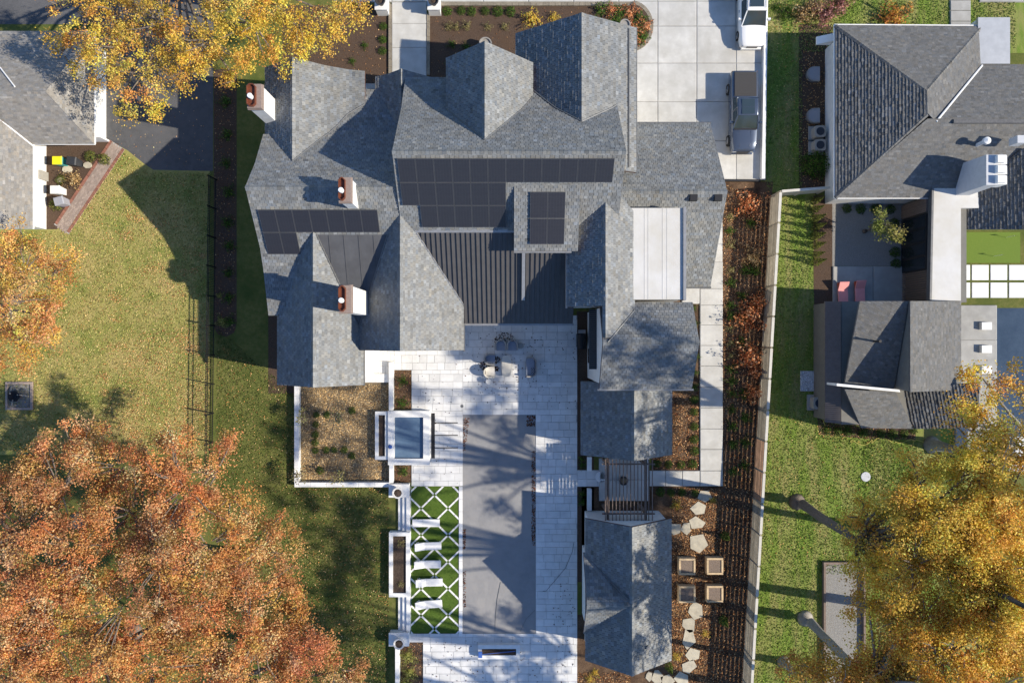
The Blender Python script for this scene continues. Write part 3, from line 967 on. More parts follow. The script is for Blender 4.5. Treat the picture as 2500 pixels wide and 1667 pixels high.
# ------------------------------------------------------------------ neighbouring houses
nh = empty('neighbouring_house', G(2200, 300), 'grey hip roofed house with a big chimney at the upper right', 'house')
S3 = []
ap = (2262, 222, 5.5)
plane_roof(nh, S3, [(2040, 62, 3.2), ap, (2264, 277, 5.5), (2040, 482, 3.2)], STY_STRIPE)
plane_roof(nh, S3, [(2040, 62, 3.2), (2396, 65, 3.2), ap], STY_ASPH)
plane_roof(nh, S3, [ap, (2396, 66, 3.2), (2397, 160, 3.2), (2284, 296, 5.3), (2264, 277, 5.5)], STY_ASPH)
plane_roof(nh, S3, [(2284, 297, 5.35), (2399, 158, 3.2), (2640, 158, 3.2), (2640, 297, 5.35)], STY_ASPH)
plane_roof(nh, S3, [(2040, 483, 3.2), (2264, 290, 5.45), (2640, 292, 5.45), (2640, 483, 3.2)], STY_ASPH)
plane_roof(nh, S3, [(2346, 560, 2.9), (2346, 480, 2.9), (2500, 362, 4.9), (2560, 362, 5.5), (2560, 560, 5.5)], STY_STRIPE)
rest = MB()
for v, f, t, ar, rf in S3: rest.add(v, f, t)
rest.build('shingles', MT['asphalt_shingle'], nh)['kind'] = 'stuff'
def hipcaps(house_, pts, mat, st):
    o_ = []
    for a, b in zip(pts[:-1], pts[1:]): caps(o_, None, W(*a), W(*b), .5, .5, st, w=.14)
    m = MB()
    for v, f, t, ar, rf in o_: m.add(v, f, t)
    m.build('ridge_shingles', mat, house_)['kind'] = 'stuff'
hipcaps(nh, [(2040, 62, 3.25), ap, (2264, 279, 5.5), (2040, 483, 3.25)], MT['asphalt_shingle'], STY_ASPH)
hipcaps(nh, [ap, (2396, 66, 3.2)], MT['asphalt_shingle'], STY_ASPH)
MB().tube([W(2286, 297, 5.4), W(2398, 160, 3.3)], .07, 5).build('valley_flashing', MT['white_paint'], nh)
MB().box(W(2326, 0, 5.4).x, W(2640, 0, 5.4).x, W(0, 302, 5.4).y, W(0, 293, 5.4).y, 5.2, 5.53).build('ridge_vent', MT['deck'], nh)
b = MB()
A, B = G(2014, 498), G(2318, 122)
b.box(A.x, B.x, A.y, B.y, 0, 3.0)
A, B = G(2318, 520), G(2560, 220)
b.box(A.x, B.x, A.y, B.y, 0, 2.9)
b.build('wall', MT['stucco'], nh)
for (a, c) in (((1989, 108), (1989, 505)), ((1989, 505), (2225, 505)), ((1989, 108), (2322, 110))):
    MB().tube([G(*a, 3.1), G(*c, 3.1)], .06, 6).build('gutter', MT['white_paint'], nh)
A, B = W(2388, 156, 3.3), W(2466, 43, 3.3)
MB().box(A.x, B.x, A.y, B.y, 3.1, 3.3).build('porch_roof', MT['copper_metal_roof'], nh)
for (x, y) in ((A.x + .15, B.y - .15), (B.x - .15, B.y - .15), (A.x + .15, A.y + .15), (B.x - .15, A.y + .15)):
    MB().box(x - .09, x + .09, y - .09, y + .09, 0, 3.1).build('porch_post', MT['white_paint'], nh)
# breezeway with a white flat roof, glazed on the court side
b = MB()
b.prism(wp(3.5, (2279, 432), (2415, 440), (2415, 508), (2346, 508), (2346, 734), (2275, 734)), 3.2, 3.5)
b.build('white_flat_roof', MT['white_membrane'], nh)
MB().prism(wp(3.56, (2276, 440), (2281, 440), (2275, 734), (2270, 734)), 3.15, 3.56).build('roof_edge', MT['gutter'], nh)
xg = G(2200, 0).x
MB().box(xg + .25, G(2290, 0).x, G(0, 744).y, G(0, 495).y, 0, 3.2).build('wall', MT['taupe'], nh)
gl = MB().box(xg, xg + .2, G(0, 668).y, G(0, 540).y, 0, 3.1).build('glazed_wall', MT['frame_black'], nh)
for i in range(4):
    y0 = G(0, 668).y + .1 + i * (G(0, 540).y - G(0, 668).y) / 4
    MB().box(xg - .02, xg, y0, y0 + (G(0, 540).y - G(0, 668).y) / 4 - .2, .1, 2.95).build('pane', MT['glass'], gl)
for (y0, y1) in ((535, 505), (740, 672)):
    for i in range(14):
        yy = G(0, y0).y + i * (G(0, y1).y - G(0, y0).y) / 13
        MB().box(xg, xg + .14, yy - .03, yy + .03, 0, 3.1).build('wall_slat', MT['wood_dark'], nh)
# chimney
zc = 6.4
A, B = W(2408, 452, zc), W(2436, 378, zc)
b = MB()
b.add([(A.x - .12, A.y - .05, 3.4), (B.x + .1, A.y - .05, 3.4), (B.x + .1, B.y + .05, 3.4), (A.x - .12, B.y + .05, 3.4),
       (A.x, A.y, zc), (B.x, A.y, zc), (B.x, B.y, zc), (A.x, B.y, zc)],
      [(0, 1, 5, 4), (1, 2, 6, 5), (2, 3, 7, 6), (3, 0, 4, 7), (4, 5, 6, 7), (3, 2, 1, 0)])
ch = b.build('chimney', MT['chimney_grey'], nh)
for i in range(3):
    yy = A.y + (i + .5) * (B.y - A.y) / 3
    f = MB()
    f.box(B.x + .02, B.x + .62, yy - .28, yy + .28, zc - .9, zc - .02)
    f.box(B.x - .2, B.x + .35, yy - .24, yy + .24, zc, zc + .3)
    f.build('flue_pot', MT['white_paint'], ch)
q = W(2397, 352, 4.9)
MB().lathe((q.x - .2, q.y, 4.6), [(.13, 0), (.13, .9), (.24, .95), (.24, 1.15), (.05, 1.25)], 14).build('roof_vent', MT['white_paint'], nh)
q = W(2490, 342, 6.0)
MB().box(q.x - .3, q.x + .3, q.y - .25, q.y + .25, 5.4, 6.2).build('roof_vent', MT['chimney_grey'], nh)
# white lean-to hood on the west wall
A = G(1966, 118)
b = MB()
b.add([(A.x, A.y, 1.9), (G(1998, 0).x, A.y, 2.5), (G(1998, 0).x, A.y - .55, 2.5), (A.x, A.y - .55, 1.9), (A.x, A.y, 1.78), (G(1998, 0).x, A.y, 1.78), (G(1998, 0).x, A.y - .55, 1.78), (A.x, A.y - .55, 1.78)],
      [(3, 2, 1, 0), (4, 5, 6, 7), (0, 1, 5, 4), (1, 2, 6, 5), (2, 3, 7, 6), (3, 0, 4, 7)]).build('door_hood', MT['white_paint'], nh)
# window wells
for gy in (184, 285):
    c = G(1996, gy)
    b = MB()
    pts_o = [(c.x + .05, c.y + .55)] + [(c.x - .35 - .55 * math.sin(t), c.y + .55 * math.cos(t)) for t in [i * math.pi / 12 for i in range(13)]] + [(c.x + .05, c.y - .55)]
    b.prism(pts_o, 0, .28)
    ww = b.build('window_well', MT['gutter_light'], nh)
    MB().prism([((x - c.x) * .86 + c.x, (y - c.y) * .86 + c.y) for x, y in pts_o], .28, .30).build('well_cover', MT['bin_grey'], ww)

lh = empty('neighbouring_house', G(60, 240), 'tan hip roofed house cut by the left edge', 'house')
S4 = []
plane_roof(lh, S4, [(-260, 354, 3.0), (230, 352, 3.0), (112, 224, 5.4), (-260, 224, 5.4)], STY_ASPH, edge=MT['white_paint'])
plane_roof(lh, S4, [(230, 352, 3.0), (230, 76, 3.0), (112, 222, 5.4), (112, 226, 5.4)], STY_ASPH, edge=MT['white_paint'])
plane_roof(lh, S4, [(230, 76, 3.0), (-260, 78, 3.0), (-260, 224, 5.4), (112, 224, 5.4)], STY_ASPH, edge=MT['white_paint'])
plane_roof(lh, S4, [(80, 300, 3.0), (80, 557, 3.0), (-90, 557, 5.4), (-90, 215, 5.4)], STY_ASPH, edge=MT['white_paint'])
rest = MB()
for v, f, t, ar, rf in S4: rest.add(v, f, t)
rest.build('shingles', MT['tan_shingle'], lh)['kind'] = 'stuff'
MB().tube([W(-5, 288, 4.2), W(80, 356, 3.05)], .06, 5).build('valley_flashing', MT['white_paint'], lh)
MB().tube([W(0, 165, 4.6), W(36, 212, 5.3)], .05, 5).build('valley_flashing', MT['white_paint'], lh)
b = MB()
A, B = G(-200, 350), G(284, 126)
b.box(A.x, B.x - .75, A.y + .1, B.y, 0, 2.9)
A, B = G(-60, 560), G(138, 340)
b.box(A.x, B.x - .75, A.y, B.y, 0, 2.9)
b.build('wall', MT['stucco'], lh)
MB().tube([G(291, 120, 2.95), G(291, 380, 2.95)], .06, 6).build('gutter', MT['white_paint'], lh)
MB().tube([G(291, 380, 2.95), G(148, 380, 2.95)], .06, 6).build('gutter', MT['white_paint'], lh)
MB().tube([G(149, 382, 2.95), G(149, 575, 2.95)], .06, 6).build('gutter', MT['white_paint'], lh)
A, B = G(228, 347), G(268, 343)
MB().box(A.x, B.x, A.y, B.y, 0, 1.2).build('wing_wall', MT['white_paint'], lh)

np_ = empty('neighbouring_pool_house', G(2150, 890), 'grey roofed garden building with a brown metal edge beside the right hand pool', 'building')
S5 = []
plane_roof(np_, S5, [(2222, 735, 5.3), (2346, 735, 3.4), (2346, 952, 3.4), (2222, 957, 5.3)], STY_ASPH)
plane_roof(np_, S5, [(2100, 735, 4.7), (2218, 735, 5.1), (2182, 952, 3.35), (2062, 936, 3.0)], STY_ASPH)
plane_roof(np_, S5, [(2062, 950, 3.9), (2187, 957, 3.9), (2230, 1046, 2.6), (2103, 1044, 2.6)], STY_ASPH)
plane_roof(np_, S5, [(2190, 958, 2.6), (2390, 930, 4.4), (2390, 1044, 4.4), (2232, 1046, 2.6)], STY_STRIPE)
rest = MB()
for v, f, t, ar, rf in S5: rest.add(v, f, t)
rest.build('shingles', MT['asphalt_shingle'], np_)['kind'] = 'stuff'
xa = W(2222, 0, 5.2).x
MB().box(xa + .02, xa + .3, W(0, 955, 5.2).y, W(0, 737, 5.2).y, 0, 5.12).build('wall', MT['taupe'], np_)
MB().box(xa + .3, W(2340, 0, 3.4).x, W(0, 948, 3.4).y, W(0, 738, 3.4).y, 0, 3.2).build('wall', MT['taupe'], np_)
MB().prism(wp(2.7, (2054, 736), (2230, 736), (2230, 1036), (2054, 1036)), 0, 2.7).build('flat_roof', MT['taupe'], np_)
b = MB()
b.solid([W(2014, 736, 2.3), W(2053, 736, 2.75), W(2053, 1034, 2.75), W(2014, 1030, 2.3)], .12)
ed = b.build('metal_edge_roof', MT['brown_metal'], np_)
for i in range(60):
    py = 738 + i * 4.9
    MB().solid([W(2014, py, 2.35), W(2053, py, 2.80), W(2053, py + .8, 2.80), W(2014, py + .8, 2.35)], .06).build('seam', MT['brown_metal'], ed)
MB().box(W(2016, 0, 2).x, W(2040, 0, 2).x, W(0, 1025, 2).y, W(0, 740, 2).y, 0, 2.1).build('wall', MT['taupe'], np_)
b = MB()
b.prism(wp(4.1, (2043, 936), (2196, 951), (2198, 957), (2043, 942)), 2.6, 4.1)
b.build('parapet', MT['white_paint'], np_)
q = W(2138, 833, 4.3)
MB().lathe((q.x, q.y, 3.9), [(.07, 0), (.07, .9), (.1, .92), (.1, 1.0)], 10).build('vent_pipe', MT['frame_black'], np_)

# ------------------------------------------------------------------ fences and walls
def board_fence():
    A, B = G(1882, 481), G(1808, 1750)
    root = empty('board_fence', A, 'long weathered wooden board fence between the leaf strewn bed and the green lawn', 'fence')
    d = (B - A); L = d.length; d.normalize()
    n = Vector((d.y, -d.x, 0))
    if n.x > 0: n = -n
    step = 2.25
    k = int(L / step)
    for i in range(k + 1):
        p = A + d * i * step
        MB().prism([p + n * .06 + d * .06, p - n * .06 + d * .06, p - n * .06 - d * .06, p + n * .06 - d * .06], 0, 1.86).build('post', MT['wood_fence'], root)
        if i == k: break
        g = R.uniform(.85, 1.1)
        red = 8 <= i <= 9
        tn = (g * 1.15, g * .80, g * .66) if red else (g, g, g)
        a, c = p + d * .07, p + d * (step - .07)
        for j in range(8):
            q = R.uniform(.88, 1.1)
            z0 = .06 + j * .222
            m = n * (.045 + R.uniform(0, .012))
            MB().prism([a + m, c + m, c + m - n * .05, a + m - n * .05], z0, z0 + .145, (tn[0] * q, tn[1] * q, tn[2] * q)).build('board', MT['wood_fence'], root)
        MB().prism([a + n * .09, c + n * .09, c - n * .10, a - n * .10], 1.835, 1.875, (1, 1, 1)).build('cap_rail', MT['wood_cap'], root)
    # short return towards the neighbour's house
    C = G(1998, 472)
    d2 = (C - A); L2 = d2.length; d2.normalize()
    n2 = Vector((-d2.y, d2.x, 0))
    for i in range(3):
        p = A + d2 * (.1 + i * (L2 - .2) / 2)
        MB().box(p.x - .06, p.x + .06, p.y - .06, p.y + .06, 0, 1.84).build('post', MT['wood_cap'], root)
    for j in range(8):
        z0 = .06 + j * .222
        MB().prism([A + n2 * .04 + d2 * .1, C + n2 * .04, C + n2 * .01, A + n2 * .01 + d2 * .1], z0, z0 + .212).build('board', MT['wood_cap'], root)
    MB().prism([A + n2 * .1 + d2 * .1, C + n2 * .1, C - n2 * .08, A - n2 * .08 + d2 * .1], 1.83, 1.88).build('cap_rail', MT['wood_cap'], root)
board_fence()

def iron_fence():
    A, B = G(529, 440), G(520, 1150)
    root = empty('iron_fence', A, 'black iron picket fence beside the drying lawn on the left', 'fence')
    d = (B - A); L = d.length; d.normalize()
    n = Vector((-d.y, d.x, 0))
    k = int(L / 2.0)
    for i in range(k + 1):
        p = A + d * i * L / k
        b = MB().box(p.x - .04, p.x + .04, p.y - .04, p.y + .04, 0, 1.5)
        b.lathe((p.x, p.y, 1.5), [(.05, 0), (.03, .07)], 8)
        b.build('post', MT['iron'], root)
    for z in (.18, 1.12, 1.36):
        MB().prism([A + n * .02, B + n * .02, B - n * .02, A - n * .02], z, z + .04).build('rail', MT['iron'], root)
    b = MB()
    m = int(L / .125)
    for i in range(m):
        p = A + d * i * L / m
        b.box(p.x - .011, p.x + .011, p.y - .011, p.y + .011, .05, 1.42)
    b.build('pickets', MT['iron'], root)['kind'] = 'stuff'
iron_fence()

rw = MB()
rw.prism(gp((1862, -60), (1870, -60), (1862, 440), (1854, 440)), 0, .5)
tag(rw.build('retaining_wall', MT['white_paint']), 'long low white wall along the right side of the driveway', 'wall')
ew = MB()
ew.prism(gp((1668, 438), (1854, 440), (1854, 445), (1668, 443)), 0, .22)
tag(ew.build('drive_edge', MT['frame_black']), 'thin dark edging at the lower end of the driveway', 'edging')

def frame_wall(name, x0, y0, x1, y1, w, z, mat, label, cat, inner=None, inz=.1, innername='soil'):
    """rectangular ring of coping (ground pixels) with something inside"""
    root = empty(name, G((x0 + x1) / 2, (y0 + y1) / 2), label, cat)
    A, B = G(x0, y1), G(x1, y0)
    w *= K
    for (a, b_, c, d) in ((A.x, B.x, B.y - w, B.y), (A.x, B.x, A.y, A.y + w), (A.x, A.x + w, A.y + w, B.y - w), (B.x - w, B.x, A.y + w, B.y - w)):
        MB().box(a, b_, c, d, 0, z - .05).build('side_wall', MT['stucco'], root)
        MB().box(a - .004, b_ + .004, c - .004, d + .004, z - .05, z).build('coping', mat, root)
    if inner: MB().box(A.x + w, B.x - w, A.y + w, B.y - w, 0, inz).build(innername, inner, root)
    return root

def wall_piece(x0, y0, x1, y1, z, label, name='garden_wall', cat='wall', step=1.1):
    """low white wall with separate coping stones"""
    A, B = G(x0, y1), G(x1, y0)
    root = empty(name, ((A.x + B.x) / 2, (A.y + B.y) / 2, 0), label, cat)
    MB().box(A.x + .02, B.x - .02, A.y + .02, B.y - .02, 0, z - .06).build('wall_body', MT['stucco'], root)
    lx, ly = B.x - A.x, B.y - A.y
    n = max(1, round(max(lx, ly) / step))
    for i in range(n):
        if lx > ly: block('coping', root, A.x + lx * i / n + .005, A.x + lx * (i + 1) / n - .005, A.y, B.y, z - .06, z, MT['coping'])
        else: block('coping', root, A.x, B.x, A.y + ly * i / n + .005, A.y + ly * (i + 1) / n - .005, z - .06, z, MT['coping'])
    return root
wall_piece(724, 930, 735, 1174, .55, 'long white garden wall along the left side of the straw garden')
wall_piece(724, 1174, 955, 1185, .55, 'white garden wall along the lower side of the straw garden')
wall_piece(952, 884, 963, 1000, .5, 'short white wall above the raised spa beside the leafy strip')
wall_piece(953, 1131, 963, 1176, .5, 'short white wall just below the raised spa')
wall_piece(968, 1567, 978, 1800, .6, 'white wall running down from the lower stone urn')
wall_piece(885, 912, 952, 933, .22, 'white step at the corner of the lower left gable', cat='step', name='stone_step')
wall_piece(1432, 1113, 1443, 1147, .45, 'short white wall left of the pergola just above the paved gap')
wall_piece(1432, 1190, 1443, 1243, .45, 'short white wall left of the pergola just below the paved gap')

# small planting beds in the patio
for (x0, y0, x1, y1, nm) in ((963, 903.5, 1004.5, 999, 'patio_planting_strip'), (963, 1131, 1004.5, 1177, 'patio_planting_strip')):
    sheet(nm, grect(x0, y0, x1, y1), .03, MT['litter'])

# raised spa
spa = frame_wall('raised_spa', 951, 1001, 1051, 1131, 15, .62, MT['coping'], 'raised white stone spa with blue water left of the pool', 'spa', MT['water'], .42, 'water')
sp = frame_wall('spa_planter', 919, 1003, 951, 1119, 8, .5, MT['coping'], 'white edged gravel planter behind the raised spa', 'planter', MT['soil'], .35)
tr = MB()
tr.box(G(1053, 0).x, G(1062, 0).x, G(0, 1118).y, G(0, 1008).y, .03, .09)
ch_ = tr.build('spillway_channel', MT['frame_black'])
tag(ch_, 'dark spillway trough with three runnels between the spa and the pool', 'spillway')
for gy in (1031.5, 1062, 1092.5):
    MB().box(G(1062, 0).x, G(1118, 0).x, G(0, gy + 1.2).y, G(0, gy - 1.2).y, .06, .088).build('runnel', MT['frame_black'], ch_)

# pool with its cover
pc = MB()
A, B = G(1130, 1545), G(1308, 1012)
nx, ny = 24, 60
vs, fs = [], []
for j in range(ny + 1):
    for i in range(nx + 1):
        x, y = A.x + (B.x - A.x) * i / nx, A.y + (B.y - A.y) * j / ny
        e = min(i, nx - i) / nx
        vs.append((x, y, .050 - .018 * min(1, e * 5) + .008 * math.sin(x * 2.1 + y * .6) * min(1, e * 6)))
for j in range(ny):
    for i in range(nx): fs.append((j * (nx + 1) + i, j * (nx + 1) + i + 1, (j + 1) * (nx + 1) + i + 1, (j + 1) * (nx + 1) + i))
pool = empty('swimming_pool', G(1219, 1280), 'long rectangular pool under a grey cover in the middle of the patio', 'pool')
pc.add(vs, fs).build('pool_cover', MT['cover'], pool, smooth=True)
def strip_stones(x0, y0, x1, y1, z, step=.9):
    A, B = G(x0, y1), G(x1, y0)
    ly, lx = B.y - A.y, B.x - A.x
    n = round(max(lx, ly) / step)
    for i in range(n):
        if ly > lx: block('coping', pool, A.x, B.x, A.y + ly * i / n + .006, A.y + ly * (i + 1) / n - .006, .0, z, MT['coping'])
        else: block('coping', pool, A.x + lx * i / n + .006, A.x + lx * (i + 1) / n - .006, A.y, B.y, .0, z, MT['coping'])
strip_stones(1120.5, 1187, 1129.5, 1551, .085)
for pts in ([(1208, 1540, .01), (1210, 1500, .012), (1214, 1460, .012), (1222, 1420, .01)], [(1270, 1540, .01), (1284, 1510, .012), (1306, 1488, .02)]):
    MB().tube([G(p[0], p[1], .045) for p in pts], .014, 5).build('cover_seam', MT['gutter'], pool)

# lattice of white stone strips in turf
sheet('turf_lattice_lawn', grect(1003, 1187, 1120, 1552), .03, MT['turf'])
lat = MB()
lat.box(G(1003, 0).x, G(1003.5, 0).x, G(0, 1552).y, G(0, 1187).y, 0, .05)
lat = lat.build('stone_lattice', MT['coping'], origin=(0, 0, 0))
lat['kind'] = 'structure'
rect = ccw([tuple(p) for p in grect(1003, 1187, 1120, 1550)])
for i in range(-12, 12):
    for s in (1, -1):
        for j in range(-2, 14):
            # from one lattice node to the next
            x0, y0 = 1061 + 33 * (2 * i + (j % 2)), 1207.5 + 32.6 * j
            a, c = G(x0, y0), G(x0 + 33 * s, y0 + 32.6)
            d = (c - a).normalized(); n = Vector((-d.y, d.x, 0)) * .062
            a2, c2 = a + d * .09, c - d * .09
            for f0, f1 in ((0, .49), (.51, 1)):
                p, q = a2.lerp(c2, f0), a2.lerp(c2, f1)
                poly = clip_poly(ccw([tuple((p + n).xy), tuple((q + n).xy), tuple((q - n).xy), tuple((p - n).xy)]), rect)
                if len(poly) >= 3: MB().prism(poly, .03, .062).build('lattice_stone', MT['coping'], lat)
frame_wall('long_planter', 953, 1294, 1003, 1450, 9, .55, MT['coping'], 'long white edged planter left of the sun loungers', 'planter', MT['soil'], .42)
for (y0, y1, lb) in ((1209, 1293, 'upper'), (1451, 1535, 'lower')):
    root = empty('garden_steps', G(985, (y0 + y1) / 2), 'pair of white stone steps at the %s end of the long planter' % lb, 'steps')
    for i, (x0, x1, z) in enumerate(((973, 983, .16), (984, 994, .30), (994.2, 1002.5, .42))):
        A, B = G(x0, y1), G(x1, y0)
        MB().box(A.x, B.x, A.y, B.y, 0, z).build('tread', MT['coping'], root)
for (y0, y1) in ((1178, 1208), (1536, 1566)):
    lb = 'upper' if y0 < 1300 else 'lower'
    A, B = G(954, y1), G(1001, y0)
    o = MB().box(A.x, B.x, A.y, B.y, 0, .62).build('stone_pier', MT['stucco'])
    tag(o, 'low white stone pier under the %s round urn' % lb, 'pier')
    MB().box(A.x - .03, B.x + .03, A.y - .03, B.y + .03, .62, .68).build('coping', MT['coping'], o)
    q = G(977 if y0 < 1300 else 980, (1195 if y0 < 1300 else 1555))
    u = MB().lathe((q.x, q.y, .68), [(.16, 0), (.12, .1), (.36, .3), (.40, .42), (.40, .48), (.30, .48), (.28, .42)], 22).build('stone_urn', MT['marble'])
    tag(u, 'round white stone urn on the %s pier beside the turf lattice' % lb, 'urn')
    MB().lathe((q.x, q.y, 1.1), [(.28, 0), (.22, .05), (.05, .09)], 14).build('soil', MT['soil'], u)

# wooden raised beds
for (x, y, nm) in ((1678, 1383, 'upper left'), (1746, 1382, 'upper right'), (1678, 1451, 'lower left'), (1746, 1450, 'lower right')):
    gx, gy, z = CX + (x - CX) * .989, CY + (y - CY) * .989, .55
    root = empty('raised_garden_bed', G(gx, gy), 'square cedar raised bed, %s of the four beside the pool house' % nm, 'raised bed', 'cedar raised beds')
    A, B = G(gx - 20, gy + 20), G(gx + 20, gy - 20)
    for (a, b_, c, d) in ((A.x, B.x, A.y, A.y + .14), (A.x, B.x, B.y - .14, B.y), (A.x, A.x + .14, A.y + .14, B.y - .14), (B.x - .14, B.x, A.y + .14, B.y - .14)):
        block('side_board', root, a, b_, c, d, 0, z, MT['wood_new'])
    MB().box(A.x + .14, B.x - .14, A.y + .14, B.y - .14, 0, .50).build('soil', MT['bed_soil'], root)

# timber edged gravel court on the neighbour's lawn
ct = empty('gravel_ball_court', G(2060, 1520), 'long timber edged gravel court on the lawn at the lower right', 'court')
A, B = G(2012, 1750), G(2104, 1374)
MB().box(A.x, B.x, A.y, B.y, 0, .02).build('gravel', MT['gravel'], ct)
for (a, b_, c, d) in ((A.x - .15, A.x, A.y, B.y), (B.x, B.x + .15, A.y, B.y), (A.x - .15, B.x + .15, B.y, B.y + .15)):
    MB().box(a, b_, c, d, 0, .3).build('timber_edge', MT['wood_dark'], ct)

# neighbour's putting green, pavers and pool
pg = sheet('putting_green', grect(2300, 567, 2490, 642), .04, MT['putting'])
for (gx, gy) in ((2455, 580), (2425, 626)):
    c = G(gx, gy)
    f = empty('golf_flag', c, 'small %s golf flag on the putting green' % ('upper' if gy < 620 else 'lower'), 'flag')
    MB().tube([c, c + Vector((0, 0, .9))], .012, 6).build('flag_pole', MT['white_paint'], f)
    MB().solid([c + Vector((0, 0, .88)), c + Vector((.3, .05, .78)), c + Vector((.3, .04, .77)), c + Vector((0, -.02, .86))], .12).build('flag_cloth', MT['frame_black'], f)
sheet('paver_grass_strip', grect(2300, 643, 2640, 733), .03, MT['grass_dark'])
pav = MB().box(G(2318, 0).x, G(2319, 0).x, G(0, 738).y, G(0, 737).y, 0, .04).build('garden_pavers', MT['coping'], origin=(0, 0, 0))
pav['kind'] = 'structure'
for i in range(7):
    for j in range(2):
        a, c = G(2326 + i * 45.3, 684 + j * 43), G(2326 + i * 45.3 + 41, 647 + j * 43)
        block('paver', pav, a.x, c.x, a.y, c.y, .0, .07, MT['coping'])
npool = sheet('neighbour_pool_water', grect(2432, 752, 2700, 1100), .02, MT['pool_water'])
for i, gy in enumerate((796, 852, 902)):
    a, c = G(2388, gy + 9), G(2412, gy - 9)
    o = MB()
    o.box(a.x, c.x, a.y, c.y, .3, .42)
    o.box(a.x, a.x + .25, a.y, c.y, .1, .30)
    o.box(c.x - .25, c.x, a.y, c.y, .1, .30)
    o.box(a.x + .25, c.x - .25, a.y, c.y, .1, .16)
    o = o.build('pool_stool', MT['white_paint'])
    tag(o, '%s white stool from the top beside the right hand pool' % ORD[i], 'stool', 'white stools by the neighbouring pool')
A, B = W(2464, 1150, 3), W(2560, 1066, 3)
sh = MB().box(A.x, B.x, A.y, B.y, 2.8, 3.0).build('canopy_roof', MT['white_membrane'])
tag(sh, 'white flat canopy at the right edge beside the yellow tree', 'canopy')
for (x, y) in ((A.x + .1, A.y + .1), (A.x + .1, B.y - .1), (B.x - .1, A.y + .1), (B.x - .1, B.y - .1)):
    MB().box(x - .07, x + .07, y - .07, y + .07, 0, 2.8).build('post', MT['white_paint'], sh)

# pergola
pg_ = empty('pergola', G(1525, 1190), 'dark wooden pergola with thin slats between the slate roof and the pool house', 'pergola')
zp = 2.7
f = 1 - zp / H
gx_ = lambda x: CX + (x - CX) * f
gy_ = lambda y: CY + (y - CY) * f
for x in (1484, 1577):
    A, B = G(gx_(x - 2.6), gy_(1270)), G(gx_(x + 2.6), gy_(1118))
    MB().box(A.x, B.x, A.y, B.y, zp - .25, zp).build('beam', MT['wood_dark'], pg_)
for y in (1132, 1253):
    A, B = G(gx_(1470), gy_(y + 1.6)), G(gx_(1598), gy_(y - 1.6))
    MB().box(A.x, B.x, A.y, B.y, zp, zp + .14).build('cross_beam', MT['wood_dark'], pg_)
for i in range(14):
    x = 1477 + i * 8.8
    A, B = G(gx_(x - .95), gy_(1270)), G(gx_(x + .95), gy_(1120))
    MB().box(A.x, B.x, A.y, B.y, zp + .14, zp + .22).build('slat', MT['wood_dark'], pg_)
for x in (1484, 1577):
    for y in (1135, 1253):
        c = G(gx_(x), gy_(y))
        MB().box(c.x - .09, c.x + .09, c.y - .09, c.y + .09, 0, zp - .25).build('post', MT['wood_dark'], pg_)
c = G(1520, 1170)
fp = MB().lathe((c.x, c.y, .12), [(.28, 0), (.30, .3), (.34, .34), (.34, .40), (.27, .40), (.26, .34)], 20).build('fire_bowl', MT['urn'])
tag(fp, 'round brown fire bowl under the pergola', 'fire bowl')
MB().lathe((c.x, c.y, .44), [(.26, 0), (.2, .05), (.05, .08)], 14).build('fire_stones', MT['straw'], fp)
c = G(1466, 1163)
o = MB().lathe((c.x, c.y, .03), [(.40, 0), (.40, .09)], 24).build('round_stone', MT['coping'])
tag(o, 'round white stepping slab at the left side of the pergola', 'stone slab')

# irregular stepping stones in the leaf litter
STN = [(910, 345, 46, 32), (868, 430, 40, 36), (860, 522, 44, 34), (716, 560, 36, 38), (786, 556, 30, 32), (863, 655, 48, 56), (852, 1090, 40, 44),
       (807, 1182, 36, 40), (805, 1280, 42, 50), (832, 1380, 38, 34), (802, 1455, 38, 38), (602, 1525, 32, 36), (668, 1545, 40, 34), (755, 1532, 44, 36), (545, 1520, 18, 26)]
ss = MB()
ss.box(G(1650, 0).x, G(1650.5, 0).x, G(0, 1300.5).y, G(0, 1300).y, 0, .02)
ss = ss.build('stepping_stone_path', MT['litter'], origin=(0, 0, 0))
ss['kind'] = 'structure'
for (cx_, cy_, rx, ry) in STN:
    c = G(1380 + cx_ / 2.67, 1080 + cy_ / 2.67)
    n = R.choice((5, 5, 6))
    a0 = R.random() * 6
    pts = []
    for k in range(n):
        a = a0 + 2 * math.pi * k / n + R.uniform(-.28, .28)
        r = R.uniform(.88, 1.18)
        pts.append((c.x + math.cos(a) * r * rx / 2.15 * K, c.y + math.sin(a) * r * ry / 2.15 * K))
    MB().prism(pts, .0, .07).build('stepping_stone', MT['flag'], ss)

# ------------------------------------------------------------------ vehicles (front end towards -y)
def loft(rings, close=True):
    n = len(rings[0])
    vs = [p for r in rings for p in r]
    fs = []
    for i in range(len(rings) - 1):
        for k in range(n - (0 if close else 1)):
            fs.append((i * n + k, i * n + (k + 1) % n, (i + 1) * n + (k + 1) % n, (i + 1) * n + k))
    fs += [tuple(range(n - 1, -1, -1)), tuple((len(rings) - 1) * n + k for k in range(n))]
    return vs, fs

def body_ring(y, w, zb, zt, crown=.035):
    h = [(w * .90, zb), (w * .985, zb + .12), (w, (zb + zt) / 2), (w * .985, zt - .16), (w * .94, zt - .05), (w * .84, zt), (w * .45, zt + crown * .75)]
    return [(x, y, z) for x, z in h] + [(0, y, zt + crown)] + [(-x, y, z) for x, z in reversed(h)]

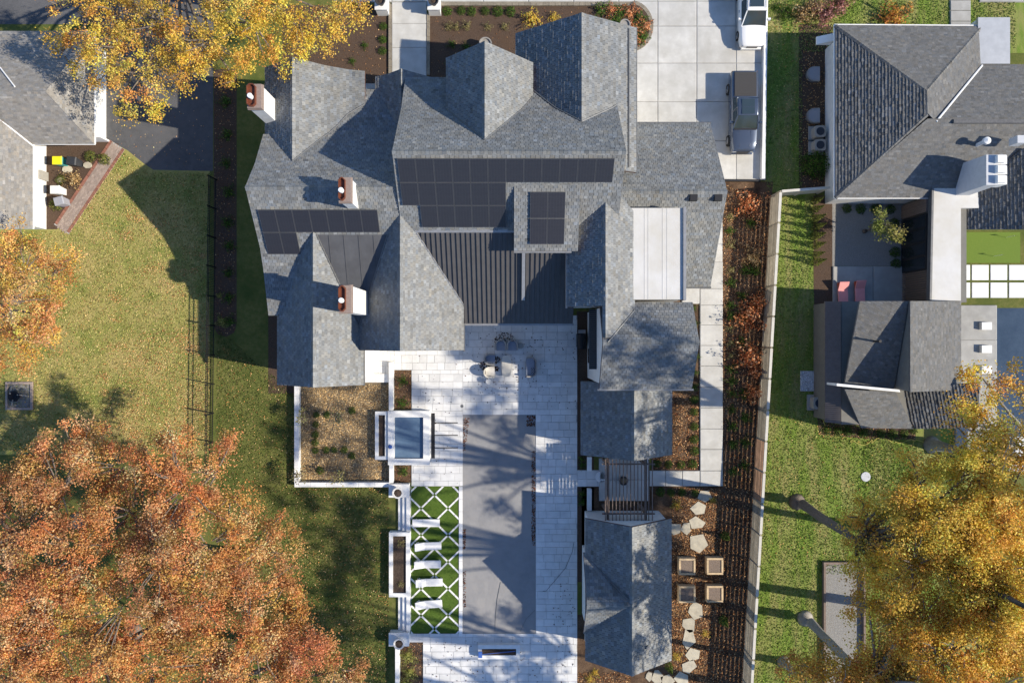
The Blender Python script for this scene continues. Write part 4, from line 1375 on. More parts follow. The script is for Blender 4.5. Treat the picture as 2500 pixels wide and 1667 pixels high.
def make_car(name, c, label, st, paint, green, roofpanels, wheels, wr, truck=False):
    root = empty(name, c, label, 'pickup truck' if truck else 'car')
    def part(nm, b, mat, par=None, smooth=False):
        o = b.build(nm, mat, local=True, smooth=smooth)
        o.parent = par or root
        return o
    v, f = loft([body_ring(*s) for s in st])
    body = part('body', MB().add(v, f), paint, smooth=True)
    # greenhouse
    (yb0, yb1, wb, zb), (yt0, yt1, wt, zt) = green
    base = [(wb, yb0), (wb, yb1), (-wb, yb1), (-wb, yb0)]
    top = [(wt, yt0), (wt, yt1), (-wt, yt1), (-wt, yt0)]
    def g(i, fr, o=0):
        (x0, y0), (x1, y1) = base[i], top[i]
        return Vector((x0 + (x1 - x0) * fr, y0 + (y1 - y0) * fr, zb + (zt - zb) * fr))
    names = ('side_window', 'windscreen', 'side_window', 'rear_window')
    for i in range(4):
        j = (i + 1) % 4
        a, b_, c_, d_ = g(i, -.05), g(j, -.05), g(j, 1), g(i, 1)
        nn = (b_ - a).cross(d_ - a).normalized()
        if nn.dot((a + b_) / 2 - Vector((0, (yb0 + yb1) / 2, zb))) < 0: nn = -nn
        part(names[i], MB().add([a, b_, c_, d_, a - nn * .03, b_ - nn * .03, c_ - nn * .03, d_ - nn * .03],
             [(0, 1, 2, 3), (7, 6, 5, 4), (0, 4, 5, 1), (1, 5, 6, 2), (2, 6, 7, 3), (3, 7, 4, 0)]), MT['car_glass'])
        part('pillar', MB().tube([g(i, -.06), g(i, 1.0)], .045, 6), paint)
    for s in (1, -1):
        ym = (yb0 + yb1) / 2 + .1
        part('pillar', MB().tube([(s * (wb + .005), ym, zb), (s * (wt + .01), (yt0 + yt1) / 2, zt)], .04, 6), paint)
    # roof
    rg = []
    for fr, dz in ((0, -.03), (.06, .02), (.5, .055), (.94, .02), (1, -.03)):
        y = yt0 + (yt1 - yt0) * fr
        w = wt * (1.03 if 0 < fr < 1 else .98)
        rg.append([(w, y, zt - .04), (w, y, zt + dz * .4), (w * .85, y, zt + dz), (0, y, zt + dz + .02), (-w * .85, y, zt + dz), (-w, y, zt + dz * .4), (-w, y, zt - .04)])
    v, f = loft(rg)
    roof = part('roof', MB().add(v, f), paint, smooth=True)
    for (y0, y1, w) in roofpanels:
        part('sunroof_pane', MB().box(-w, w, y0, y1, zt + .05, zt + .085), MT['car_glass'], roof)
    # wheels
    for (wx, wy) in wheels:
        s = 1 if wx > 0 else -1
        n = 20
        b = MB()
        prof = [(wr * .62, -.12), (wr * .95, -.12), (wr, -.08), (wr, .08), (wr * .95, .12), (wr * .62, .12)]
        vs = [(wx + x, wy + r * math.cos(2 * math.pi * k / n), wr + r * math.sin(2 * math.pi * k / n)) for r, x in prof for k in range(n)]
        fs = [(i * n + k, i * n + (k + 1) % n, ((i + 1) % 6) * n + (k + 1) % n, ((i + 1) % 6) * n + k) for i in range(6) for k in range(n)]
        w = part('wheel', MB().add(vs, fs), MT['rubber'])
        rb = MB().tube([(wx - .1, wy, wr), (wx + s * .09, wy, wr)], wr * .63, 18)
        for k in range(5):
            a = 2 * math.pi * k / 5
            rb.tube([(wx + s * .1, wy, wr), (wx + s * .105, wy + wr * .55 * math.cos(a), wr + wr * .55 * math.sin(a))], .035, 5)
        part('rim', rb, MT['rim'], w)
    yf = st[-1][0]
    for s in (1, -1):
        hw = st[-1][1]
        part('headlight', MB().box(s * hw * .62, s * hw * 1.02, yf - .01, yf + .14, st[-1][3] - .18, st[-1][3] - .02), MT['chrome'])
        part('wing_mirror', MB().box(s * (wb + .06), s * (wb + .28), yb1 + .35, yb1 + .48, zb, zb + .2), paint)
        part('tail_light', MB().box(s * st[0][1] * .75, s * st[0][1] * .99, st[0][0] - .04, st[0][0] + .02, st[0][3] - .35, st[0][3] - .06), MT['brick_red'])
        for yd in ((yb0 + yb1) / 2 - .55, (yb0 + yb1) / 2 + .5):
            part('door_handle', MB().box(s * (st[3][1] - .01), s * (st[3][1] + .03), yd - .1, yd + .1, zb - .22, zb - .17), MT['chrome'])
    part('grille', MB().box(-hw * .55, hw * .55, yf - .03, yf + .03, .55, st[-1][3] - .05), MT['frame_black'])
    part('bumper', MB().box(-hw * .98, hw * .98, yf - .08, yf + .1, .32, .52), MT['chrome'] if truck else paint)
    return root, part

suv_st = [(2.42, .86, .30, 1.02), (2.36, .93, .26, 1.06), (1.9, .98, .24, 1.09), (.6, .99, .24, 1.09), (-.9, .99, .24, 1.07), (-1.3, .98, .24, 1.04), (-1.9, .95, .25, .99), (-2.25, .88, .28, .92), (-2.44, .74, .32, .80)]
c = G(1828, 45)
root, part = make_car('white_suv', c, 'white sport utility car parked on the driveway at the top edge', suv_st, MT['car_white'],
                      ((2.30, -1.05, .89, 1.07), (1.95, -.25, .70, 1.70)), [(.0, .75, .50), (.8, 1.6, .50)],
                      [(-.88, 1.5), (.88, 1.5), (-.88, -1.5), (.88, -1.5)], .36)
for s in (1, -1): part('roof_rail', MB().tube([(s * .66, 1.9, 1.78), (s * .66, -.1, 1.78)], .02, 6), MT['chrome'])
tr_st = [(2.90, .94, .45, 1.30), (2.86, .98, .42, 1.32), (2.2, 1.0, .38, 1.33), (1.1, 1.0, .36, 1.33), (1.0, 1.0, .36, 1.32), (-1.2, 1.0, .36, 1.30), (-1.35, .99, .36, 1.27), (-2.2, .96, .38, 1.21), (-2.7, .89, .42, 1.10), (-2.88, .78, .46, .98)]
c = G(1805, 285)
root, part = make_car('pickup_truck', c, 'slate blue crew cab pickup truck with a black ribbed bed cover', tr_st, MT['car_blue'],
                      ((.95, -1.3, .90, 1.29), (.72, -.55, .74, 1.90)), [(-.45, .02, .46), (.06, .62, .46)],
                      [(-.92, 1.85), (.92, 1.85), (-.92, -1.95), (.92, -1.95)], .41, truck=True)
tb = part('bed_cover', MB().box(-.80, .80, 1.05, 2.80, 1.33, 1.375), MT['tonneau'])
for i in range(16):
    y = 1.10 + i * .107
    part('cover_rib', MB().box(-.78, .78, y, y + .085, 1.375, 1.392), MT['tonneau'], tb)
for s in (1, -1):
    part('hood_crease', MB().tube([(s * .42, -1.45, 1.295), (s * .36, -2.6, 1.165)], .022, 6), MT['car_blue'])
part('cowl', MB().box(-.8, .8, -1.40, -1.28, 1.28, 1.325), MT['frame_black'])

# ------------------------------------------------------------------ patio furniture
def tub_chair(name, gx, gy, ang, shell, cush, label, r=.42, sx=1.0, group=None, bz=.74):
    root = empty(name, G(gx, gy, .08), label, 'armchair' if name != 'love_seat' else 'sofa', group)
    root.rotation_euler.z = ang
    n = 18
    # horseshoe back opening towards -y
    vs, fs = [], []
    for k in range(n + 1):
        t = math.pi * k / n
        for rr, z in ((r, .02), (r, bz * (.85 + .15 * math.sin(t))), (r * .97, bz * (.85 + .15 * math.sin(t)) + .03), (r * .76, bz * (.85 + .15 * math.sin(t)) + .03), (r * .74, .3)):
            vs.append((rr * math.cos(t) + math.copysign(sx - 1, math.cos(t)) * r * (1 if abs(math.cos(t)) > .2 else abs(math.cos(t)) / .2), rr * math.sin(t), z))
    # straight arms towards the front
    vs2 = [(x, -r * .75 if False else y, z) for x, y, z in vs]
    for k in range(n):
        for j in range(4): fs.append((k * 5 + j, (k + 1) * 5 + j, (k + 1) * 5 + j + 1, k * 5 + j + 1))
    b = MB().add(vs2, fs)
    for s in (1, -1):
        x0, x1 = s * (r * .74 + (sx - 1) * r), s * (r + (sx - 1) * r)
        b.box(min(x0, x1), max(x0, x1), -r * .9, 0, .02, bz * .87)
    o = b.build('back_shell', shell, local=True); o.parent = root
    xx = r * .74 + (sx - 1) * r
    o = MB().box(-xx, xx, -r * .92, r * .35, .05, .34).build('seat_base', shell, local=True); o.parent = root
    o = MB().prism([(-xx, -r * .95), (xx, -r * .95), (xx, r * .25), (xx * .7, r * .62), (-xx * .7, r * .62), (-xx, r * .25)], .34, .46).build('seat_cushion', cush, local=True); o.parent = root
    return root
tub_chair('tub_armchair', 1223, 842, 0, MT['wicker'], MT['cushion'], 'left of the two grey tub chairs side by side below the metal roof', group='grey tub chairs')
tub_chair('tub_armchair', 1251, 842, 0, MT['wicker'], MT['cushion'], 'right of the two grey tub chairs, next to the small round table', group='grey tub chairs')
tub_chair('tub_armchair', 1196, 877, math.pi / 2, MT['wicker'], MT['cushion'], 'lone grey tub chair just above the sunlit white chair', group='grey tub chairs')
tub_chair('tub_armchair', 1195, 908, math.pi / 2, MT['wicker_pale'], MT['cushion_pale'], 'sunlit cream tub chair left of the oval table')
tub_chair('love_seat', 1297, 896, -math.pi / 2, MT['wicker'], MT['cushion'], 'grey curved two seat sofa with a checked pillow', r=.40, sx=1.85)
c = G(1302, 904, .56)
b = MB()
for i in range(5):
    for j in range(5):
        g = 1 if (i + j) % 2 else .25
        b.box(c.x - .18 + i * .072, c.x - .18 + (i + 1) * .072, c.y - .2 + j * .08, c.y - .2 + (j + 1) * .08, .54, .66 - .02 * (abs(i - 2) + abs(j - 2)), (g, g, g))
tag(b.build('pillow', MT['bin_grey']), 'small checked pillow lying on the grey sofa', 'pillow')
def side_table(gx, gy, r, mat, label):
    c = G(gx, gy, .08)
    o = MB().lathe(c, [(r * .7, 0), (r * .6, .05), (r * .5, .25), (r * .9, .43), (r, .45), (r, .49), (r * .9, .5)], 20).build('side_table', mat)
    tag(o, label, 'side table')
side_table(1271, 844, .22, MT['wicker'], 'small round grey table right of the two tub chairs')
side_table(1193, 930, .20, MT['marble'], 'small round pale table below the cream tub chair')
c = G(1237, 893, .08)
ot = empty('oval_table', c, 'oval cream coffee table in the middle of the seating', 'table')
pts = [(c.x + .37 * math.copysign(abs(math.cos(t)) ** .6, math.cos(t)), c.y + .80 * math.copysign(abs(math.sin(t)) ** .75, math.sin(t))) for t in [i * 2 * math.pi / 28 for i in range(28)]]
MB().prism(pts, .40, .47).build('table_top', MT['table_stone'], ot)
MB().prism([((x - c.x) * .6 + c.x, (y - c.y) * .7 + c.y) for x, y in pts], .08, .40).build('pedestal', MT['table_stone'], ot)
# barbecue
c = G(1417, 826)
gr = empty('barbecue_grill', c, 'black covered barbecue grill against the white rear wall', 'grill')
MB().box(c.x - .32, c.x + .30, c.y - .62, c.y + .35, .1, .95).build('cabinet', MT['iron'], gr)
v, f = loft([[(c.x + .31 * math.cos(t), y, .95 + .30 * math.sin(t)) for t in [i * math.pi / 8 for i in range(9)]] for y in (c.y - .78, c.y - .62, c.y + .2, c.y + .3)])
MB().add(v, f).build('hood', MT['iron'], gr)
MB().box(c.x - .24, c.x + .28, c.y + .33, c.y + .62, .86, .92).build('side_shelf', MT['gutter_light'], gr)

# sun loungers
def lounger(gx, gy, label, rz, back, col, frame, group, wdt=.55, ln=2.0, along='x'):
    root = empty('sun_lounger', G(gx, gy, .05), label, 'sun lounger', group)
    root.rotation_euler.z = rz
    bl = ln * .38
    def part(nm, b, m):
        o = b.build(nm, m, local=True); o.parent = root
    part('seat_pad', MB().box(-ln / 2 + bl, ln / 2, -wdt / 2, wdt / 2, .26, .36), col)
    a = math.radians(back)
    x0, z0 = -ln / 2 + bl - .02, .27
    x1, z1 = x0 - bl * math.cos(a), z0 + bl * math.sin(a)
    nx_, nz_ = math.sin(a) * .09, math.cos(a) * .09
    w = wdt / 2
    vs = [(x0, -w, z0), (x0, w, z0), (x1, w, z1), (x1, -w, z1), (x0 + nx_, -w, z0 + nz_), (x0 + nx_, w, z0 + nz_), (x1 + nx_, w, z1 + nz_), (x1 + nx_, -w, z1 + nz_)]
    part('backrest', MB().add(vs, [(0, 1, 2, 3), (7, 6, 5, 4), (0, 4, 5, 1), (1, 5, 6, 2), (2, 6, 7, 3), (3, 7, 4, 0)]), col)
    part('frame', MB().box(-ln / 2 + .12, ln / 2 - .02, -w * .9, w * .9, .18, .26), frame)
    for x in (-ln / 2 + .25, ln / 2 - .15):
        for y in (-w * .8, w * .8):
            part('leg', MB().box(x - .03, x + .03, y - .03, y + .03, 0, .18), frame)
    return root
LG = [(1042, 1273, 0, 4), (1046, 1329, 2, 26), (1045, 1373, 0, 24), (1049, 1417, 1, 22), (1048, 1470, 4, 20)]
for i, (x, y, rz, bk) in enumerate(LG):
    lounger(x, y, '%s white sun lounger from the top in the row on the turf lattice' % ORD[i], math.radians(rz), bk, MT['lounger'], MT['lounger'], 'white sun loungers')
for (x, y, lb) in ((2052, 715, 'left'), (2093, 712, 'right')):
    lounger(x, y, '%s of the two pink sun loungers with orange legs' % lb, math.radians(92), 32, MT['pink'], MT['orange_frame'], 'pink sun loungers', wdt=.7, ln=1.75).scale = (-1, 1, 1)

# white trough with a blue net lying on it
tr_ = frame_wall('white_trough', 1168, 1566, 1269, 1600, 9, .55, MT['coping'], 'white stone trough with dark filling below the pool', 'trough', MT['soil'], .45)
nt_ = empty('pool_net', G(1215, 1585, .56), 'long blue pool net pole lying on the white trough', 'pool net')
MB().tube([G(1178, 1588, .58), G(1258, 1580, .58)], .03, 6).build('pole', MT['blue'], nt_)
MB().box(G(1169, 0).x, G(1178, 0).x, G(0, 1596).y, G(0, 1581).y, .56, .61).build('net_head', MT['blue'], nt_)
c = G(965, 1087)
o = MB().lathe((c.x - .25, c.y, .63), [(.12, 0), (.15, .04), (.10, .08)], 14).build('water_tray', MT['blue'])
tag(o, 'small round blue dish on the left rim of the spa', 'dish')
# cord on the paving
o = MB().tube([G(p[0], p[1], .10) for p in ((1401, 1322), (1397, 1345), (1380, 1385), (1355, 1415), (1342, 1430), (1333, 1441), (1325, 1441))], .012, 5).build('extension_cable', MT['iron'])
tag(o, 'thin black cord curving over the paving right of the pool', 'cord')
o = MB().lathe((G(1128, 991).x, G(1128, 991).y, .08), [(.12, 0), (.12, .012)], 14).build('drain_cover', MT['gutter'])
tag(o, 'small round grey drain cover in the patio above the pool', 'drain')

# urns and pots at the entrance
for (gx, lb) in ((936, 'left'), (1062, 'right')):
    A, B = G(gx - 13, 40), G(gx + 15, 10)
    o = MB().box(A.x, B.x, A.y, B.y, 0, 1.0).build('entrance_pier', MT['white_paint'])
    tag(o, 'white pier on the %s side of the front walk' % lb, 'pier')
    MB().box(A.x - .04, B.x + .04, A.y - .04, B.y + .04, 1.0, 1.07).build('pier_cap', MT['coping'], o)
    c = G(gx + 2, 27)
    u = MB().lathe((c.x, c.y, 1.07), [(.18, 0), (.14, .08), (.30, .35), (.38, .5), (.38, .56), (.30, .56), (.27, .44)], 22).build('black_urn', MT['urn'])
    tag(u, 'black round urn on the %s entrance pier' % lb, 'urn')
    MB().lathe((c.x, c.y, 1.48), [(.27, 0), (.1, .06)], 12).build('soil', MT['soil'], u)
for (gx, gy, r, lb) in ((1522, 72, .40, 'round grey pot standing in the rusty ground cover'), (1186, 118, .48, 'round grey pot half hidden behind the middle front gable')):
    c = G(gx, gy)
    o = MB().lathe((c.x, c.y, 0), [(r * .7, 0), (r * .95, .5), (r, .75), (r, .8), (r * .82, .8), (r * .78, .7)], 24).build('round_pot', MT['pot'])
    tag(o, lb, 'pot')
    MB().lathe((c.x, c.y, .62), [(r * .8, 0), (r * .78, .03)], 18).build('soil', MT['soil'], o)

# bins beside the left house
def bin_(gx, gy, body, lid, label, rz=0):
    root = empty('wheelie_bin', G(gx, gy), label, 'bin', 'wheelie bins')
    root.rotation_euler.z = rz
    vs = [(-.24, -.22, 0), (.24, -.22, 0), (.24, .22, 0), (-.24, .22, 0), (-.32, -.29, .95), (.32, -.29, .95), (.32, .29, .95), (-.32, .29, .95)]
    o = MB().add(vs, [(3, 2, 1, 0), (4, 5, 6, 7), (0, 1, 5, 4), (1, 2, 6, 5), (2, 3, 7, 6), (3, 0, 4, 7)]).build('bin_body', body, local=True); o.parent = root
    vs = [(-.35, -.31, .95), (.36, -.31, .95), (.36, .31, .95), (-.35, .31, .95), (-.30, -.26, 1.04), (.30, -.27, 1.02), (.30, .27, 1.02), (-.30, .26, 1.04)]
    o = MB().add(vs, [(3, 2, 1, 0), (4, 5, 6, 7), (0, 1, 5, 4), (1, 2, 6, 5), (2, 3, 7, 6), (3, 0, 4, 7)]).build('lid', lid, local=True); o.parent = root
    for y in (-.2, .2):
        o = MB().tube([(-.30, y - .03, .1), (-.30, y + .03, .1)], .1, 10).build('wheel', MT['rubber'], local=True); o.parent = root
bin_(160, 400, MT['teal'], MT['yellow'], 'bin with a bright yellow lid beside the left house')
bin_(194, 401, MT['bin_dark'], MT['bin_dark'], 'dark grey bin right of the yellow lidded bin', -.1)
bin_(155, 470, MT['bin_white'], MT['bin_white'], 'white bin below the small round shrub beside the brick walk')
bin_(164, 497, MT['bin_grey'], MT['bin_grey'], 'pale grey tilted bin above the bare corner of the left house', .25)
c = G(122, 432)
o = MB().box(c.x - .3, c.x - .1, c.y - .35, c.y + .3, 0, .9).build('meter_box', MT['ac'])
tag(o, 'pale meter box on the side of the left house', 'meter box')
for i, (gx, gy, r) in enumerate(((166, 414, .36), (216, 404, .32), (148, 440, .26))):
    c = G(gx, gy)
    n = 9
    MBo = MB().prism([(c.x + r * math.cos(2 * math.pi * k / n) * R.uniform(.85, 1.1), c.y + r * .8 * math.sin(2 * math.pi * k / n) * R.uniform(.85, 1.1)) for k in range(n)], 0, .12)
    tag(MBo.build('garden_stone', MT['flag']), '%s flat round stone from the bins in the mulch by the brick walk' % ORD[i], 'stone')

# air conditioners
def ac(gx, gy, pad, label, s=.42, h=.75):
    c = G(gx, gy)
    root = empty('air_conditioner', c, label, 'air conditioner', 'air conditioning units')
    if pad: MB().box(c.x - s * 1.4, c.x + s * 1.2, c.y - s * 1.3, c.y + s * 1.3, 0, .12).build('concrete_pad', MT['concrete_grey'], root)
    MB().prism([(c.x + s * math.copysign(abs(math.cos(t)) ** .4, math.cos(t)), c.y + s * math.copysign(abs(math.sin(t)) ** .4, math.sin(t))) for t in [i * math.pi / 10 for i in range(20)]], .12, h).build('case', MT['ac'], root)
    MB().lathe((c.x, c.y, h), [(s * .72, 0), (s * .70, .03), (s * .2, .05)], 18).build('fan_grille', MT['ac_dark'], root)
ac(1992, 328, True, 'upper of the two air conditioners beside the hip roofed house')
ac(1992, 361, True, 'lower of the two air conditioners, above the round green bush')
ac(1990, 982, True, 'lone air conditioner on a pad left of the brown metal roof edge', .45)
c = G(1970, 930)
gv = MB().box(c.x - .5, c.x + .5, c.y - .75, c.y + .75, 0, .06)
for i in range(380):
    x, y, r = c.x + R.uniform(-.48, .48), c.y + R.uniform(-.72, .72), R.uniform(.02, .05)
    g = R.uniform(.6, 1.5)
    gv.add([(x - r, y - r, .05), (x + r, y - r, .05), (x + r, y + r, .05), (x - r, y + r, .05), (x, y, .05 + r * 1.5)], [(0, 1, 4), (1, 2, 4), (2, 3, 4), (3, 0, 4)], (g, g, g))
gv = gv.build('gravel_patch', MT['chimney_grey'])
gv['kind'] = 'stuff'; gv['label'] = 'rectangular patch of pale gravel in the shaded grass'
o = MB().lathe((G(2113, 1163).x, G(2113, 1163).y, 0), [(.36, 0), (.36, .05), (.34, .06)], 24).build('tank_lid', MT['chimney_grey'])
tag(o, 'pale round tank lid in the bright green lawn', 'lid')
def hose(pts, label):
    o = MB().tube([G(p[0], p[1], .05) for p in pts], .022, 6).build('garden_hose', MT['hose'])
    tag(o, label, 'hose')
hose([(2010, 885), (2000, 898), (1996, 920), (1997, 945), (2002, 962), (2008, 990), (2006, 1018), (2014, 1040)], 'yellow hose hanging down past the lone air conditioner')
hp = [(2075, 1078)]
for i in range(60):
    t = i / 59
    hp.append((2065 + t * 200 + 10 * math.cos(t * 25), 1076 + 6 * math.sin(t * 40) + 4 * math.sin(t * 9)))
hose(hp, 'yellow hose coiled along the shrubs below the garden building')

# fire pit on the left lawn
fpit = empty('fire_pit', G(48, 965), 'square brick edged fire pit on the lawn at the left edge', 'fire pit')
A, B = G(16, 1000), G(82, 932)
MB().box(A.x, B.x, A.y, B.y, 0, .03).build('gravel', MT['gravel'], fpit)
for (a, b_, c_, d_) in ((A.x, B.x, A.y, A.y + .16), (A.x, B.x, B.y - .16, B.y), (A.x, A.x + .16, A.y + .16, B.y - .16), (B.x - .16, B.x, A.y + .16, B.y - .16)):
    MB().box(a, b_, c_, d_, 0, .14).build('edge_course', MT['brick_tan'], fpit)
c = G(44, 966)
MB().lathe((c.x, c.y, .03), [(.2, 0), (.3, .25), (.42, .4), (.42, .45), (.36, .45), (.2, .3)], 18).build('bowl', MT['iron'], fpit)
for k in range(3):
    a = k * 2.1
    MB().tube([(c.x + .8 * math.cos(a), c.y + .8 * math.sin(a), .1), (c.x + .3 * math.cos(a + .4), c.y + .3 * math.sin(a + .4), .5)], .05, 6).build('log', MT['bark_pale'], fpit)

# ------------------------------------------------------------------ vegetation
def quads_object(name, P, Nn, size, cols, mat, parent=None, origin=(0, 0, 0), aspect=.7, star=None):
    """many leaf-sized quads: P centres (n,3), Nn normals (n,3), size (n,), cols (n,3)"""
    n = len(P)
    Nn = Nn / np.linalg.norm(Nn, axis=1, keepdims=True)
    ref = NR.normal(size=(n, 3))
    U = np.cross(Nn, ref)
    U /= np.linalg.norm(U, axis=1, keepdims=True) + 1e-9
    V = np.cross(Nn, U)
    a = size[:, None] * .5
    c = size[:, None] * .5 * aspect
    bend = Nn * size[:, None] * .12
    verts = np.empty((n, 4, 3))
    verts[:, 0] = P - U * a - bend
    verts[:, 1] = P - V * c * .9 + bend * .5
    verts[:, 2] = P + U * a - bend
    verts[:, 3] = P + V * c * 1.1 + bend * .5
    verts = (verts - np.array(origin)).reshape(-1, 3)
    me = bpy.data.meshes.new(name)
    if star is not None:      # thin stems from the foot to the outer leaves
        vv = verts.tolist() + [(0, 0, 0)]
        ff = [(4 * i, 4 * i + 1, 4 * i + 2, 4 * i + 3) for i in range(n)]
        for p in star:
            k = len(vv)
            vv += [tuple(p), (p[0] + .03, p[1] - .03, p[2])]
            ff.append((4 * n, k, k + 1))
        me.from_pydata(vv, [], ff)
        at = me.color_attributes.new('tint', 'FLOAT_COLOR', 'POINT')
        t = np.ones((len(vv), 4), dtype=np.float32)
        t[:, :3] = (.12, .09, .06)
        t[:4 * n, :3] = np.repeat(cols, 4, axis=0)
        at.data.foreach_set('color', t.ravel())
        me.materials.append(mat)
        o = bpy.data.objects.new(name, me)
        COL.objects.link(o)
        return o
    me.vertices.add(4 * n)
    me.vertices.foreach_set('co', verts.ravel())
    me.loops.add(4 * n)
    me.loops.foreach_set('vertex_index', np.arange(4 * n, dtype=np.int32))
    me.polygons.add(n)
    me.polygons.foreach_set('loop_start', np.arange(0, 4 * n, 4, dtype=np.int32))
    me.polygons.foreach_set('loop_total', np.full(n, 4, dtype=np.int32))
    at = me.color_attributes.new('tint', 'FLOAT_COLOR', 'POINT')
    t = np.ones((n, 4, 4), dtype=np.float32)
    t[:, :, :3] = cols[:, None, :]
    at.data.foreach_set('color', t.ravel())
    me.materials.append(mat)
    me.update()
    me.validate()
    o = bpy.data.objects.new(name, me)
    COL.objects.link(o)
    if parent is not None:
        o.parent = parent
        WLOC[o] = WLOC[parent]
    return o

def pal(names): return np.array([rgb(h) for h in names])
ORANGE = pal(['da9560', 'd28452', 'c67046', 'e4ac7c', 'b25e3c', 'd59a5c', 'cc7c52', 'e8b88c', 'c8994e', '9c823e', 'd88a5c', 'de9a6a', 'c87850', 'b8683e']) * np.array([1.06, 1.30, 1.28])
GOLD = pal(['e4ba54', 'dcac4a', 'c8a844', 'ecca74', 'b4a448', 'd8a054', 'e4b864', '9c9444', 'dcaa64', 'd4ba5a', '8c8c42']) * np.array([1.28, 1.30, 1.10])
AMBER = pal(['dc9c50', 'd2904c', 'e4b060', 'cf8450', 'bf963e', 'dcae4c', 'b08a40', 'd48c60'])
GREEN = pal(['4a6a24', '5a7a2c', '3c5a1e', '6a8434', '2e4a1a', '55702a'])
LIME = pal(['a8a858', 'bcb868', '8c9648', 'ccc47c', '76843c'])
CONIF = pal(['7a8440', '8a8a48', '5f7034', '9a9450', '4a5c2a'])
PINKS = pal(['b8847c', 'a46a64', 'cc9a92', '90605a', 'b07c6c'])
TAN = pal(['c0a070', 'aa8858', 'd0b480', '94784e', 'd8c094'])
RUST = pal(['d88a58', 'c87a4c', 'e0a272', 'a8683e', 'c07a4e', 'e8b68c']) * 1.1
PALE = pal(['a8a070', '8f8c58', 'c0b488', '787840', '9a8a5a'])

def leaf_points(centres, radii, n, flat=.65):
    """n leaves around each centre, gaussian"""
    m = len(centres)
    idx = np.repeat(np.arange(m), n)
    off = NR.normal(size=(m * n, 3)) * .5
    off = np.clip(off, -1.1, 1.1)
    off[:, 2] *= flat
    return centres[idx] + off * radii[idx][:, None], idx

def leaf_cols(idx, m, palette, cl_var=.16, lf_var=.16, bias=None):
    k = NR.integers(0, len(palette), size=m)
    base = palette[k]
    own = palette[NR.integers(0, len(palette), size=len(idx))]
    c = base[idx] * .6 + own * .4
    c = c * (1 + NR.normal(size=(m, 1)) * cl_var)[idx] * (1 + NR.normal(size=(len(idx), 1)) * lf_var)
    return np.clip(c, .006, .9)

def tree(name, base, th, r0, blobs, palette, label, cat='tree', group=None, dens=1.0, leaf=.17, bark=None, spread=.8, per=75, upward=.5, crad=(.55, 1.05), hole=.0):
    """blobs: (x, y, z, r) world spheres that make the crown"""
    base = Vector(base)
    root = empty(name, base, label, cat, group)
    bark = bark or MT['bark']
    tb = MB()
    top = base + Vector((R.uniform(-.3, .3), R.uniform(-.3, .3), th))
    tb.tube([base, base + Vector((.02, .01, .25)), base + Vector((.03, .02, th * .09)), base.lerp(top, .4) + Vector((.12, -.1, 0)), base.lerp(top, .75) + Vector((-.06, .08, 0)), top], [r0 * 1.9, r0 * 1.35, r0 * 1.05, r0 * .9, r0 * .78, r0 * .6], 12)
    limbs = MB()
    C, RD, SHF = [], [], []
    for (x, y, z, r) in blobs:
        c = Vector((x, y, z))
        mid = top.lerp(c, .5) + Vector((R.uniform(-.5, .5), R.uniform(-.5, .5), .3))
        limbs.tube([top - Vector((0, 0, th * .06)), mid, c], [r0 * .45, r0 * .28, r0 * .12], 6)
        m = max(6, int(dens * 3.1 * r * r))
        nsub = max(3, int(1.15 * r * r + 2))
        shift = np.array([1 + R.uniform(-.08, .08), 1 + R.uniform(-.08, .10), 1 + R.uniform(-.12, .12)])
        pts = []
        for q in range(nsub):
            v = NR.normal(size=3)
            v /= np.linalg.norm(v)
            if v[2] < -.35: v[2] *= -.4
            rr = r * (NR.random() ** .36) * .92
            lump = 1 + .16 * math.sin(v[0] * 7 + x) + .14 * math.sin(v[1] * 8 + y * 2)
            sub = np.array([x + v[0] * rr * lump, y + v[1] * rr * lump, z + v[2] * rr * .75])
            if hole > 0 and math.sin(sub[0] * 1.1 + x) * math.sin(sub[1] * 1.2 + y) > 1 - hole * 2: continue
            sr = min(r * .6, R.uniform(.6, 1.15))
            s2 = shift * (1 + NR.normal() * .11)
            for w_ in range(max(1, round(m / nsub))):
                v = NR.normal(size=3)
                v /= np.linalg.norm(v)
                p = sub + v * np.array([1, 1, .6]) * sr * NR.random() ** .4
                pts.append(p)
                SHF.append(s2)
        for i, p in enumerate(pts):
            if i % 3 == 0:
                a = c.lerp(Vector(p), .25)
                q = Vector(p)
                limbs.tube([a, a.lerp(q, .55) + Vector((R.uniform(-.2, .2), R.uniform(-.2, .2), .15)), q + (q - a) * .12], [r0 * .12 + .02, .035, .012], 4, cap=False)
        C += pts
        RD += list(NR.uniform(*crad, size=len(pts)))
    C, RD, SHF = np.array(C), np.array(RD), np.array(SHF)
    P, idx = leaf_points(C, RD, per)
    nor = NR.normal(size=(len(P), 3)) * .8
    nor[:, 2] = np.abs(nor[:, 2]) + upward
    tb.build('trunk', bark, root, smooth=True)
    limbs.build('limbs', bark, root, smooth=True)
    crown = quads_object('crown', P, nor, NR.uniform(leaf * .7, leaf * 1.35, size=len(P)), np.clip(leaf_cols(idx, len(C), palette, .12, .16) * SHF[idx], .005, .9), MT['leaf'], root, origin=base)
    return root

def B(px, py, z, r):
    p = W(px, py, z)
    return (p.x, p.y, z, r)

